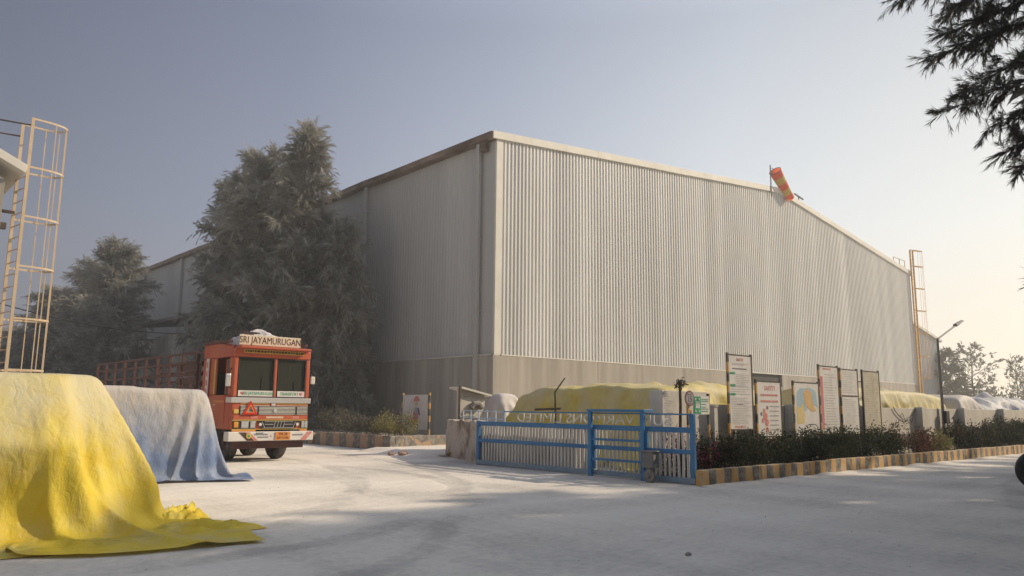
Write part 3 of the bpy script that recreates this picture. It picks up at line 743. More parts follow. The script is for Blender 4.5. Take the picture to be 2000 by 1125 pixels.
rl = thing('roof_bracket', 'small dark metal bracket on the ridge just below the windsock', 'bracket', (55.0, 28.4, 17.6))
m = MB(); m.bar((54.4, 28.3, 17.95), (55.7, 28.3, 17.75), 0.09); part('arm', m, M['darkmetal'], rl)
m = MB(); m.bar((55.0, 28.3, 17.4), (55.0, 28.3, 17.9), 0.06); part('post', m, M['darkmetal'], rl)

# ================================================================== WALLS, GATE
w = thing('compound_wall', 'long low dusty white wall with pilasters behind the hedge', 'wall', (16, 10.95, 0))
m = MB(); m.box(15.9, 74, 10.95, 11.15, 0, 1.64); part('wall', m, M['plaster'], w, bevel=0.01)
for x in (19.9, 24.3, 28.85, 32.95, 37.6, 42.6, 47.8, 53):
    m = MB(); m.box(x, x + 0.35, 10.70, 10.947, 0, 1.68); part('pilaster', m, M['plaster'], w, bevel=0.01)
w = thing('gate_pillar', 'wide white masonry gate pillar with painted notice beside the blue gate', 'pillar', (15, 10.8, 0))
m = MB(); m.box(14.14, 15.88, 10.7, 11.05, 0, 1.93); part('pillar', m, M['plaster'], w, bevel=0.012)
m = MB(); r = random.Random(4)
for i in range(16):
    z = 1.85 - i * 0.052; ln_ = r.uniform(.12, .3); x0 = 14.2 + r.uniform(0, .06); m.box(x0, x0 + ln_, 10.694, 10.6985, z, z + 0.012)
m.box(14.42, 14.45, 10.693, 10.6985, 1.10, 1.32); m.box(14.36, 14.51, 10.692, 10.6985, 1.19, 1.23)
part('painted_notice', m, M['ink_light'], w)
ob = thing('white_post', 'short narrow white post standing against the wall behind the green sign', 'post', (15.98, 10.6, 0))
m = MB(); m.box(15.88, 16.03, 10.52, 10.66, 0, 1.58); m.box(15.86, 16.05, 10.50, 10.68, 1.581, 1.61); tag(part('post', m, M['plaster'], ob, bevel=0.01))

# crumbling plastered wall end behind the gate
w = thing('broken_wall', 'crumbling stained plaster wall end at the left end of the blue gate', 'wall', (14.5, 18, 0))
def slantwall(x0, y0, x1, y1, zt, th, seed, n=26, nzv=9):
    """rough masonry slab: displaced grid box"""
    m = MB(); d = Vector((x1 - x0, y1 - y0, 0)); L = d.length; d.normalize(); s = Vector((d.y, -d.x, 0))
    vs = []; fs = []
    for side, off in ((1, -th / 2), (-1, th / 2)):
        for j in range(nzv + 1):
            for i in range(n + 1):
                u = i / n; v = j / nzv
                zt_ = zt + 0.07 * nz(u * L * 2.2, seed, 1) + (0.05 * nz(u * L * 6, seed, 1))
                p = Vector((x0, y0, 0)) + d * (u * L) + s * off * (1 + (0.12 * (1 - v)))
                p += s * (-side) * 0.05 * nz(u * L * 1.7 + seed, v * 2.5, 1.0) + d * (0.09 * nz(v * 3.1, seed + (0 if u < .5 else 9), 1) if i in (0, n) else 0)
                vs.append((p.x, p.y, zt_ * v - 0.05))
    c = (n + 1) * (nzv + 1)
    for b0 in (0, c):
        for j in range(nzv):
            for i in range(n): a = b0 + j * (n + 1) + i; fs.append((a, a + 1, a + n + 2, a + n + 1))
    for i in range(n): a = nzv * (n + 1) + i; fs.append((a, a + 1, c + a + 1, c + a))
    for j in range(nzv):
        for i in (0, n): a = j * (n + 1) + i; fs.append((a, a + n + 1, c + a + n + 1, c + a))
    return m.add(vs, fs)
part('masonry', slantwall(13.86, 16.45, 15.3, 19.85, 1.17, 0.34, 2.0), M['oldplaster'], w, bevel=0.0)
part('masonry', slantwall(14.02, 12.6, 14.02, 16.4, 1.08, 0.22, 7.0), M['oldplaster'], w)

# sliding gate (runs along Y at x = 13.55)
GX = 13.55
gt = thing('sliding_gate', 'long blue sliding gate with white vertical bars and cut-out letters on top', 'gate', (GX, 13, 0))
m = MB()
for y in (9.50, 16.38): m.box(GX - .04, GX + .04, y - .05, y + .05, 0.0, 1.16 if y > 10 else 1.42)
for y in (12.21, 10.69): m.box(GX - .035, GX + .035, y - .035, y + .035, 0.151, 1.03)
m.box(GX - .03, GX + .03, 9.55, 16.33, 1.035, 1.145)
m.box(GX - .028, GX + .028, 9.55, 16.33, 0.60, 0.69)
part('frame', m, M['blue'], gt, bevel=0.006)
m = MB(); m.box(GX - .045, GX + .045, 9.44, 16.44, 0.02, 0.13); part('bottom_rail', m, M['blue_dusty'], gt, bevel=0.006)
m = MB(); y = 9.63; k_ = 0; rb = random.Random(8)
while y < 16.28:
    if min(abs(y - 12.21), abs(y - 10.69)) > 0.05:
        o = rb.uniform(-.006, .006)
        m.tube([(GX + .005, y + o, 0.131), (GX + .005, y - o, 0.60)], 0.029, 8, cap=False); m.tube([(GX + .005, y - o, 0.69), (GX + .005, y + o * 2, 1.035)], 0.029, 8, cap=False)
    y += 0.117
part('bars', m, M['slat'], gt, fixn=False, smooth=True)
m = MB(); m.box(GX - .022, GX + .022, 9.55, 15.35, 1.395, 1.425); part('name_rail', m, M['blue'], gt, bevel=0.004)
text('letters', 'SUN VARMONS LIMITED', 0.315, (GX + .01, 12.45, 1.262), (0, -1, 0), (0, 0, 1), M['letter'], gt, xs=1.42, depth=0.006, mirror=True, bold=0.003)
# pale rail continuing past the gate's end
pr_ = thing('pale_rail', 'light blue low tubular railing on top of the crumbling wall end', 'railing', (13.7, 17, 1.2))
m = MB(); m.bar((13.62, 15.4, 1.40), (14.3, 18.0, 1.42), 0.025); m.bar((13.62, 15.4, 1.20), (14.3, 18.0, 1.235), 0.025); part('rail', m, M['pale_blue'], pr_)
for i in range(6):
    u = i / 5; X_ = 13.62 + .68 * u; Y_ = 15.4 + 2.6 * u
    m = MB(); m.bar((X_, Y_, 1.12), (X_, Y_, 1.44), 0.028); part('upright', m, M['pale_blue'], pr_)
# fixed guide frame
gf = thing('gate_guide_frame', 'blue fixed portal frame that holds the sliding gate upright', 'gate frame', (13.42, 11.4, 0))
m = MB()
for y in (12.21, 10.69): m.box(13.385, 13.455, y - .05, y + .05, -0.05, 1.44)
part('post', m, M['blue'], gf, bevel=0.006)
m = MB(); m.box(13.37, 13.70, 10.62, 12.28, 1.441, 1.50); part('top_beam', m, M['blue'], gf, bevel=0.006)
m = MB()
for z in (0.36, 0.80): m.box(13.40, 13.44, 10.74, 12.16, z, z + 0.05)
part('rail', m, M['blue'], gf, bevel=0.004)
mo = thing('gate_motor', 'dusty grey gate motor box with a wheel at the foot of the gate', 'motor', (13.25, 10.4, 0))
m = MB(); m.box(13.14, 13.36, 10.22, 10.50, 0.30, 0.62); m.box(13.10, 13.38, 10.18, 10.54, 0.621, 0.65); m.box(13.18, 13.32, 10.28, 10.44, 0.0, 0.299); part('housing', m, M['pole_grey'], mo, bevel=0.02)
m = MB(); m.disc((13.2, 10.36, 0.13), 0.13, 0, 0.08); m.disc((13.15, 10.36, 0.13), 0.04, 0, 0.05); part('wheel', m, M['stone'], mo, bevel=0.01)

# small concrete booth behind the wall end
bo = thing('guard_booth', 'narrow concrete shelter wall with a sloping slab roof between gate and warehouse corner', 'booth', (16.4, 20.7, 0))
m = MB(); m.box(15.9, 16.95, 20.2, 20.4, 0, 1.86); m.prism([(15.9, 1.861), (16.95, 1.861), (16.95, 1.90), (15.9, 2.10)], 1, 20.2, 20.4); part('wall', m, M['plaster'], bo, bevel=0.01)
m = MB(); m.hexa([(15.82, 20.02, 2.125), (17.12, 20.02, 1.88), (17.12, 20.7, 1.88), (15.82, 20.7, 2.125)], [(15.83, 20.02, 2.185), (17.13, 20.02, 1.94), (17.13, 20.7, 1.94), (15.83, 20.7, 2.185)]); part('roof_slab', m, M['trim'], bo)
m = MB(); m.bar((15.75, 20.05, 0), (15.75, 20.05, 2.2), 0.05); part('post', m, M['darkmetal'], bo)
m = MB(); m.tube([(16.3, 20.12, 1.5), (16.4, 20.1, 1.62), (16.6, 20.1, 1.65), (16.75, 20.12, 1.5)], 0.1, 8); part('bundle', m, M['stone'], bo)

# ------------------------------------------------------------------ tarpaulin covered stacks
def cloth_over(solids, cx, cy, sx, sy, z0, res, frames, bend=1.5, seed=1.0, rot=0.0, mass=0.25, slack=0.03, edge=0.0, smooth=7):
    """lets a sheet fall over the load with the cloth solver and returns the settled shape"""
    tmp = []; floor = ([(cx - 40, cy - 40, 0), (cx + 40, cy - 40, 0), (cx + 40, cy + 40, 0), (cx - 40, cy + 40, 0)], [(0, 1, 2, 3)])
    for v, f in [(m.v, m.f) for m in solids] + [floor]:
        me = mesh_of('load', v, f); o = bpy.data.objects.new('load', me); COL.objects.link(o)
        o.modifiers.new('collision', 'COLLISION'); o.collision.thickness_outer = 0.02; o.collision.cloth_friction = 30; tmp.append(o)
    nx, ny = max(4, int(sx / res)), max(4, int(sy / res)); vs = []; c, s = math.cos(rot), math.sin(rot)
    for j in range(ny + 1):
        for i in range(nx + 1):
            x = (i / nx - .5) * sx; y = (j / ny - .5) * sy
            e = edge * noise.noise(Vector((x * .8, y * .8, seed + 7)))
            x += e * (abs(i / nx - .5) * 2) ** 6; y += e * (abs(j / ny - .5) * 2) ** 6
            vs.append((cx + x * c - y * s, cy + x * s + y * c, z0 + slack * 3 * noise.noise(Vector((x * 2, y * 2, seed)))))
    fs = [(j * (nx + 1) + i, j * (nx + 1) + i + 1, (j + 1) * (nx + 1) + i + 1, (j + 1) * (nx + 1) + i) for j in range(ny) for i in range(nx)]
    o = bpy.data.objects.new('sheet', mesh_of('sheet', vs, fs)); COL.objects.link(o); tmp.append(o)
    m = o.modifiers.new('cloth', 'CLOTH'); st = m.settings
    st.quality = 4; st.mass = mass; st.tension_stiffness = 12; st.compression_stiffness = 12; st.shear_stiffness = 5; st.bending_stiffness = bend; st.air_damping = 2
    m.collision_settings.distance_min = 0.02; m.collision_settings.collision_quality = 2
    m.point_cache.frame_start = 1; m.point_cache.frame_end = frames
    scene.frame_start = 1; scene.frame_end = frames
    for fr in range(1, frames + 1): scene.frame_set(fr)
    me = bpy.data.meshes.new_from_object(o.evaluated_get(bpy.context.evaluated_depsgraph_get())); me.materials.clear()
    P = np.array([v.co[:] for v in me.vertices]); E_ = np.array([e.vertices[:] for e in me.edges]); deg = np.zeros(len(P)); np.add.at(deg, E_.ravel(), 1)
    bnd = deg < 4
    for _ in range(smooth):
        A_ = np.zeros_like(P); np.add.at(A_, E_[:, 0], P[E_[:, 1]]); np.add.at(A_, E_[:, 1], P[E_[:, 0]]); A_ /= deg[:, None]
        L_ = np.linalg.norm(A_ - P, axis=1); w_ = np.clip((L_ - 0.004) / 0.012, 0.08, 0.7)[:, None] * np.where(bnd, 0.3, 1.0)[:, None]
        P = P * (1 - w_) + A_ * w_
    V = [(p[0], p[1], max(0.012, p[2])) for p in P]
    for q in tmp: bpy.data.objects.remove(q)
    scene.frame_set(1)
    k = MB(); k.v = V; k.f = [tuple(p.vertices) for p in me.polygons]; return k
def load(x0, x1, y0, y1, hf, n1, n2, seed, taper=0.12):
    """bags and boxes of the load, each block a little different in height"""
    m = []; r_ = random.Random(seed); dx = (x1 - x0) / n1; dy = (y1 - y0) / n2
    for i in range(n1):
        for j in range(n2):
            a, b = x0 + i * dx, y0 + j * dy; h = hf(a + dx / 2, b + dy / 2) + r_.uniform(-.03, .03); q = MB()
            d = taper
            q.hexa([(a, b, 0), (a + dx, b, 0), (a + dx, b + dy, 0), (a, b + dy, 0)], [(a + (d if i == 0 else 0), b + (d if j == 0 else 0), h), (a + dx - (d if i == n1 - 1 else 0), b + (d if j == 0 else 0), h), (a + dx - (d if i == n1 - 1 else 0), b + dy - (d if j == n2 - 1 else 0), h), (a + (d if i == 0 else 0), b + dy - (d if j == n2 - 1 else 0), h)])
            m.append(q)
    return m

# yellow sheet in the foreground: the upper part of the load juts out over the lower part
def frustum(b, t, zb, zt, rad):
    def rr(x0, x1, y0, y1, r_): return [(x + sx * r_ + r_ * math.cos(a), y + sy * r_ + r_ * math.sin(a)) for x, y, sx, sy, a0 in ((x1, y0, -1, 1, -90), (x1, y1, -1, -1, 0), (x0, y1, 1, -1, 90), (x0, y0, 1, 1, 180)) for a in [math.radians(a0 + q * 15) for q in range(7)]]
    B = rr(*b, rad); T_ = rr(*t, rad); n = len(B); m = MB()
    return m.add([(p[0], p[1], zb) for p in B] + [(p[0], p[1], zt) for p in T_], [tuple(range(n))[::-1], tuple(range(n, 2 * n))] + [(i, (i + 1) % n, n + (i + 1) % n, n + i) for i in range(n)])
up_ = MB(); up_.hexa([(-2.7, 9.92, 1.03), (2.30, 9.92, 1.03), (2.5, 10.6, 1.0), (-2.7, 10.6, 1.0)], [(-2.7, 10.42, 1.84), (2.2, 10.42, 1.80), (2.4, 10.75, 1.80), (-2.7, 10.75, 1.86)])
up2 = frustum((-2.7, 3.0, 10.35, 14.2), (-2.7, 2.68, 10.6, 13.9), 1.0, 1.82, 0.25)
lo_ = frustum((-2.7, 3.45, 10.25, 14.2), (-2.7, 3.0, 10.4, 14.2), 0.0, 1.0, 0.3)
ym = cloth_over([up_, up2, lo_], 0.30, 11.85, 9.0, 8.2, 1.97, 0.068, 54, bend=0.5, seed=3.0, rot=-0.05, edge=0.3, smooth=5)
yt = part('tarpaulin_stack', ym, M['tarp_yellow'], smooth=True, fixn=False)
tag(yt, 'big dusty yellow tarpaulin draped over a load in the left foreground', 'tarp stack')
# crumpled free end of the sheet lying on the ground
def crumple(cx, cy, lx, ly, h, ang, seed, nx=60, ny=26):
    m = MB(); vs = []; ca, sa = math.cos(ang), math.sin(ang)
    for j in range(ny + 1):
        for i in range(nx + 1):
            u = i / nx * 2 - 1; v = j / ny * 2 - 1
            e = max(0, 1 - u * u) ** 0.5; w = (0.55 + 0.45 * e) * (1 + 0.25 * nz(u * 2, seed, 1))
            rr_ = max(0, 1 - (abs(u) ** 3)) * max(0, 1 - v * v)
            z = 0.01 + h * rr_ * (0.55 + 0.5 * nz(u * 3.2 + seed, v * 1.2, 1.0) + 0.5 * (1 - abs(nz(u * 2.0, v * 3.4 + seed, 1.0)) * 3)) 
            x_ = u * lx; y_ = v * ly * w
            vs.append((cx + x_ * ca - y_ * sa, cy + x_ * sa + y_ * ca, max(0.008, z)))
    fs = [(j * (nx + 1) + i, j * (nx + 1) + i + 1, (j + 1) * (nx + 1) + i + 1, (j + 1) * (nx + 1) + i) for j in range(ny) for i in range(nx)]
    return m.add(vs, fs)
c1 = crumple(3.55, 9.55, 0.85, 0.22, 0.13, -0.05, 3.1)
for (a, b, c, d, e, f_, s_) in ((2.2, 9.25, 1.2, 0.22, 0.08, -0.06, 6.0), (3.75, 10.6, 0.5, 0.32, 0.20, 0.9, 8.0)):
    q = crumple(a, b, c, d, e, f_, s_); c1.add(q.v, q.f)
part('loose_end', c1, M['tarp_yellow'], yt, smooth=True, fixn=False)

bm_ = cloth_over(load(3.1, 6.15, 15.9, 19.3, lambda x, y: 1.86 - 0.03 * (x - 3), 2, 2, 3), 4.55, 17.55, 6.4, 6.7, 2.0, 0.065, 45, bend=0.5, seed=8.0, rot=0.03, edge=0.15)
tag(part('tarpaulin_stack', bm_, M['tarp_blue'], smooth=True, fixn=False), 'dusty blue-grey tarpaulin over a load between the yellow sheet and the truck', 'tarp stack')
hA = cloth_over(load(16.3, 22.8, 12.3, 18.4, lambda x, y: 2.10 - 0.013 * (y - 14.6) ** 2 - 0.01 * (x - 19) ** 2 + 0.12 * nz(x, y, 0.9) + 0.06 * math.sin(y * 3.1), 7, 6, 5, taper=0.30), 19.5, 15.4, 10.6, 10.0, 2.35, 0.105, 40, bend=0.12, seed=12.0, slack=0.12, smooth=3)
tag(part('tarpaulin_stack', hA, M['tarp_heap'], smooth=True, fixn=False), 'wide olive-yellow tarpaulin heap right behind the blue gate', 'tarp stack')
hS = cloth_over(load(16.6, 17.7, 19.0, 19.9, lambda x, y: 1.95 - 0.2 * (x - 17.1) ** 2, 2, 2, 9, taper=0.2), 17.15, 19.45, 3.9, 3.7, 2.1, 0.085, 34, bend=0.2, seed=15.0, slack=0.1, smooth=3)
tag(part('sack_pile', hS, M['sack'], smooth=True, fixn=False), 'dusty white sheeted pile at the left end of the olive-yellow heap', 'sacks')
hB = cloth_over(load(27.8, 36.9, 12.4, 16.5, lambda x, y: 2.36 - 0.012 * max(0, x - 33) ** 2 - 0.06 * (y - 14.2) ** 2, 9, 3, 7, taper=0.35), 32.3, 14.4, 13.0, 7.4, 2.5, 0.10, 38, bend=0.2, seed=22.0, slack=0.09, smooth=2)
tag(part('tarpaulin_stack', hB, M['tarp_yellow'], smooth=True, fixn=False), 'bright yellow pleated tarpaulin stack behind the wall right of the notice boards', 'tarp stack')
hC = cloth_over(load(38.6, 41.6, 12.5, 16, lambda x, y: 2.3 - 0.12 * (x - 40.1) ** 2, 3, 2, 8, taper=0.35), 40.1, 14.2, 6.4, 6.6, 2.45, 0.12, 34, bend=0.5, seed=26.0)
tag(part('tarpaulin_stack', hC, M['tarp_grey'], smooth=True, fixn=False), 'rounded grey-white covered stack just right of the street lamp', 'tarp stack')
hD = cloth_over(load(42.6, 66, 13.2, 18, lambda x, y: 1.82 + 0.15 * math.sin(x * 0.7), 12, 2, 10), 54.5, 15.6, 26, 8, 2.1, 0.2, 30, bend=0.2, seed=30.0, slack=0.2, smooth=2)
tag(part('tarpaulin_stack', hD, M['tarp_white'], smooth=True, fixn=False), 'long low white and blue tarpaulin at the far right behind the wall', 'tarp stack')

# ================================================================== NOTICE BOARDS
BY = 10.70
def board(x0, x1, z0, z1, label, m_face=None, frame=True, mid=None, name='notice_board'):
    t = thing(name, label, 'notice board', ((x0 + x1) / 2, BY, 0), 'notice boards along the wall')
    for x in (x0 - 0.03, x1 + 0.03):
        m = MB(); m.box(x - .03, x + .03, BY - .02, BY + .03, 0, z1 + 0.06); part('post', m, M['polestripe'] if m_face is None and x < x1 else M['darkmetal'], t)
    m = MB(); m.box(x0, x1, BY - .015, BY + .01, z0, z1); part('panel', m, m_face or M['paper'], t)
    m = MB(); m.box(x0, x1, BY - .02, BY + .02, z1, z1 + .03); m.box(x0, x1, BY - .02, BY + .02, z0 - .03, z0)
    if mid: m.box(x0, x1, BY - .025, BY - .016, mid, mid + .035)
    part('frame', m, M['darkmetal'], t)
    return t
def lines(t, x0, x1, zs, h, m, seed, name='text_lines', ragged=0.35, off=0.019, chop=True):
    mb = MB(); r = random.Random(seed)
    for z in zs:
        x = x0; e = x1 - (x1 - x0) * r.uniform(0, ragged)
        while x < e:
            w = r.uniform(0.03, 0.11) if chop else e - x
            mb.box(x, min(x + w, e), BY - off, BY - 0.0155, z, z + h); x += w + 0.018
    part(name, mb, m, t)
def frange(a, b, s):
    out = []; x = a
    while (x > b if s < 0 else x < b): out.append(x); x += s
    return out
t = board(16.83, 17.84, 1.05, 2.86, 'tallest white notice board, first from the left, with three green arrow marks')
text('heading', 'SAFETY', 0.11, (17.33, BY - .0155, 2.76), (1, 0, 0), (0, 0, 1), M['ink_red'], t, xs=0.9)
lines(t, 16.98, 17.75, [2.66, 2.63], 0.012, M['ink_light'], 1); lines(t, 16.98, 17.7, [2.52], 0.03, M['ink'], 2, ragged=0.1)
lines(t, 17.12, 17.8, frange(2.38, 2.1, -.045), 0.012, M['ink_light'], 3); lines(t, 16.9, 17.8, frange(2.08, 1.86, -.06), 0.014, M['ink_light'], 4)
lines(t, 16.9, 17.8, frange(1.8, 1.15, -.042), 0.012, M['ink_light'], 5); lines(t, 17.15, 17.5, [1.64], 0.02, M['ink'], 6)
mb = MB()
for z in (2.42, 2.12, 1.9): mb.prism([(16.86, z - .022), (17.05, z - .03), (17.12, z), (17.05, z + .03), (16.86, z + .022)], 1, BY - .0215, BY - .0195)
part('arrow_marks', mb, M['ink_green'], t)
lines(t, 17.0, 17.6, [1.08, 1.11], 0.016, M['ink_red'], 7)
t = board(18.10, 19.25, 0.85, 2.24, 'white safety notice board with a red cartoon figure, second from the left')
text('heading', 'SAFETY', 0.17, (18.72, BY - .0155, 2.08), (1, 0, 0), (0, 0, 1), M['ink_red'], t, xs=1.0, bold=0.003)
lines(t, 18.25, 19.15, [1.88, 1.72], 0.05, M['ink_red'], 11, ragged=0.1)
mb = MB()
for x, z, r_ in ((18.4, 1.5, .06), (18.45, 1.36, .10), (18.52, 1.2, .09), (18.33, 1.25, .06), (18.52, 1.02, .07)): mb.disc((x, BY - .019, z), r_, 1, .003, 14)
part('picture', mb, M['ink_red'], t)
mb = MB(); mb.disc((18.26, BY - .019, 1.42), .05, 1, .002, 12); mb.disc((18.56, BY - .019, 1.58), .05, 1, .002, 12); part('picture_detail', mb, M['ink'], t)
lines(t, 18.68, 19.2, frange(1.6, 0.95, -.12), 0.03, M['ink_light'], 12, ragged=.2)
t = board(20.0, 21.36, 0.75, 2.27, 'white board with a blue, yellow and orange site map, third from the left')
mb = MB(); mb.prism([(20.1, 1.45), (20.12, 2.0), (20.3, 2.12), (20.9, 2.15), (21.2, 2.05), (21.3, 1.6), (21.1, 1.66), (20.9, 1.72), (20.6, 1.5)], 1, BY - .017, BY - .0155); part('map_water', mb, M['ink_blue'], t)
mb = MB(); mb.prism([(20.1, 1.15), (20.5, 1.18), (20.5, 1.62), (20.42, 1.72), (20.3, 1.6), (20.1, 1.62)], 1, BY - .0195, BY - .0175); part('map_fields', mb, M['ink_yellow'], t)
mb = MB(); mb.prism([(20.55, 1.7), (20.5, 2.02), (20.7, 2.13), (20.95, 2.0), (21.0, 1.7), (21.18, 1.5), (20.9, 1.5), (20.65, 1.62)], 1, BY - .0195, BY - .0175); part('map_plots', mb, M['ink_orange'], t)
lines(t, 20.7, 21.15, [1.12], 0.03, M['ink'], 14, ragged=.1); lines(t, 20.35, 20.9, [0.93, .97], 0.018, M['ink_light'], 15)
t = board(21.5, 22.6, 0.85, 2.78, 'tall white notice board with a pink strip down its left side, fourth from the left')
mb = MB(); mb.box(21.52, 21.66, BY - .018, BY - .0155, 1.0, 2.5); part('pink_strip', mb, M['ink_pink'], t)
lines(t, 21.7, 22.2, [2.70], 0.04, M['ink_red'], 16, ragged=.1)
lines(t, 21.75, 22.5, frange(2.55, 1.0, -.075), 0.014, M['ink_light'], 17)
t = board(22.82, 23.88, 0.85, 2.74, 'plain grey-white notice board split by a crossbar, fifth from the left', mid=1.95)
lines(t, 22.9, 23.8, frange(2.66, 2.0, -.06), 0.010, M['ink_light'], 18, ragged=.6); lines(t, 22.9, 23.8, frange(1.85, 1.0, -.06), 0.010, M['ink_light'], 19, ragged=.6)
t = board(24.3, 25.42, 0.85, 2.74, 'browned beige notice board, last on the right of the row', m_face=M['paper_old'])
lines(t, 24.38, 25.35, frange(2.66, 1.0, -.07), 0.013, M['ink_light'], 20)
m = MB(); m.bar((23.95, BY + .02, 2.42), (24.2, BY + .02, 2.42), 0.03); part('link_bar', m, M['darkmetal'], t)

# round speed sign and green assembly sign
t = thing('speed_sign', 'round dusty speed limit sign reading 15 on a striped pole by the gate', 'road sign', (13.78, 9.75, 0))
m = MB(); m.box(13.755, 13.805, 9.74, 9.79, 0.1, 1.6); part('pole', m, M['polestripe'], t)
m = MB(); m.disc((13.78, 9.72, 1.74), 0.165, 1, 0.012, 36); part('rim', m, mat('sign_rim', (0.16, 0.07, 0.065), (0.24, 0.12, 0.11), 6), t)
m = MB(); m.disc((13.78, 9.712, 1.74), 0.132, 1, 0.006, 36); part('disc', m, mat('sign_dusty_face', (0.28, 0.24, 0.24), (0.36, 0.31, 0.30), 6), t)
text('number', '15', 0.17, (13.78, 9.708, 1.725), (1, 0, 0), (0, 0, 1), M['ink'], t, bold=0.004)
m = MB(); m.box(13.70, 13.86, 9.7045, 9.7085, 1.815, 1.835); m.box(13.73, 13.83, 9.7045, 9.7085, 1.635, 1.65); part('small_text', m, M['ink'], t)
t = thing('assembly_sign', 'green and white emergency assembly sign on striped posts beside the speed sign', 'sign', (14.3, 9.78, 0))
for x in (13.92, 14.60):
    m = MB(); m.box(x - .025, x + .025, 9.79, 9.84, 0.1, 1.86 if x > 14 else 1.5); part('post', m, M['polestripe'], t)
m = MB(); m.box(13.99, 14.56, 9.765, 9.785, 1.41, 1.80); part('panel', m, M['paper'], t)
m = MB(); m.box(14.0, 14.24, 9.759, 9.7645, 1.42, 1.79); part('green_half', m, M['ink_green'], t)
m = MB()
for sx_ in (-1, 1):
    for sz_ in (-1, 1):
        c_ = (14.12 + sx_ * .085, 1.605 + sz_ * .145); m.prism([(c_[0], c_[1]), (c_[0] - sx_ * .055, c_[1]), (c_[0], c_[1] - sz_ * .055)], 1, 9.755, 9.7585)
for x in (14.07, 14.12, 14.17):
    m.disc((x, 9.7568, 1.67), 0.016, 1, 0.003, 10); m.prism([(x - .022, 1.54), (x + .022, 1.54), (x + .016, 1.645), (x - .016, 1.645)], 1, 9.755, 9.7585)
part('pictogram', m, M['paper'], t)
m = MB(); r = random.Random(2)
for z in (1.72, 1.68, 1.62, 1.56, 1.52, 1.47): m.box(14.27, 14.27 + r.uniform(.15, .26), 9.759, 9.7645, z, z + .014)
part('text_lines', m, M['ink_green'], t)

# poster near the planter
t = thing('poster_board', 'white safety poster with a red-capped worker by the planter, on striped posts', 'poster', (17.5, 25, 0))
for y in (24.10, 25.88):
    m = MB(); m.box(17.47, 17.53, y - .045, y + .045, 0, 2.05); part('post', m, M['polestripe'], t)
m = MB(); m.box(17.45, 17.47, 24.16, 25.82, 0.66, 1.98); part('panel', m, M['paper'], t)
PXX = 17.449
def pz(name, pts, m, d=0.0): 
    mb = MB(); mb.prism(pts, 0, PXX - .004 - d, PXX - d); part(name, mb, m, t)
def circ(y, z, r_, n=16, a0=0, a1=360): return [(y + r_ * math.cos(math.radians(a0 + (a1 - a0) * i / n)), z + r_ * math.sin(math.radians(a0 + (a1 - a0) * i / n))) for i in range(n)]
pz('face', circ(24.88, 1.66, 0.13), M['ink_skin'])
pz('cap', [(25.14, 1.74), (24.70, 1.74)] + [(24.86 + .19 * math.cos(math.radians(a)), 1.76 + .17 * math.sin(math.radians(a))) for a in range(180, -1, -20)], M['ink_red'], .006)
pz('shirt', [(25.08, 1.28), (24.72, 1.28), (24.78, 1.5), (25.0, 1.5)], M['ink_light'])
pz('trousers', [(25.06, .86), (24.78, .86), (24.76, 1.30), (25.08, 1.30)], M['ink_pink'], .006)
pz('sleeve', [(24.62, 1.22), (24.70, 1.2), (24.80, 1.46), (24.74, 1.5)], M['ink_navy'], .003)
pz('boots', [(25.04, .72), (24.72, .72), (24.74, .86), (25.04, .86)], M['ink_navy'], .006)
pz('tool_box', [(25.36, .76), (25.16, .76), (25.16, .86), (25.36, .86)], M['ink_blue'])

# ------------------------------------------------------------------ planter
pl = thing('planter', 'low worn orange and grey striped planter wall below the big tree', 'planter', (15.6, 26, 0))
m = MB(); m.box(15.2, 15.42, 23.2, 28.6, 0, 0.50); m.box(15.42, 19, 23.2, 23.4, 0, 0.50); m.box(15.2, 15.4, 28.9, 36, 0, 0.45); part('wall', m, M['planter'], pl, bevel=0.02)
m = strip_grid(15.4, 19, 23.4, 36, 12, 40, lambda x, y: 0.36 + 0.08 * nz(x, y, 1.5)); part('soil', m, M['soil'], pl, fixn=False, smooth=True)

# ------------------------------------------------------------------ street lamp
t = thing('street_lamp', 'slim dark street lamp with one slanting arm above the far wall', 'street lamp', (31.2, 10.85, 0))
m = MB(); m.tube([(31.2, 10.85, 0), (31.2, 10.85, 4.25)], 0.06, 10, r2=0.04); part('pole', m, M['pole_grey'], t)
m = MB(); m.tube([(31.2, 10.85, 4.22), (33.3, 10.85, 4.92)], 0.03, 8); part('arm', m, M['pole_grey'], t)
m = MB(); m.hexa([(33.15, 10.76, 4.84), (34.0, 10.78, 5.12), (34.0, 10.92, 5.12), (33.15, 10.94, 4.84)], [(33.12, 10.79, 4.94), (33.98, 10.80, 5.17), (33.98, 10.90, 5.17), (33.12, 10.91, 4.94)]); part('lamp_head', m, M['pole_grey'], t, bevel=0.01)
m = MB(); m.box(31.10, 31.42, 10.70, 10.82, 1.10, 1.56); part('meter_box', m, M['black'], t, bevel=0.01)
m = MB(); m.tube([(31.45, 10.8, 0), (31.45, 10.8, 1.1)], 0.03, 6); part('stay', m, M['pole_grey'], t)

# black hose slung on the wall
m = MB(); P_ = []
for i in range(25):
    u = i / 24; P_.append((27.0 + 1.9 * u, 10.93 - 0.02, 1.66 - 0.42 * math.sin(math.pi * u) ** 0.8))
m.tube(P_, 0.012, 5); m.tube([(x + .25, y, z + .10 * math.sin(i)) for i, (x, y, z) in enumerate(P_[4:18])], 0.010, 5)
tag(part('hose', m, M['black']), 'thin black hose sagging across the white wall right of the boards', 'hose')

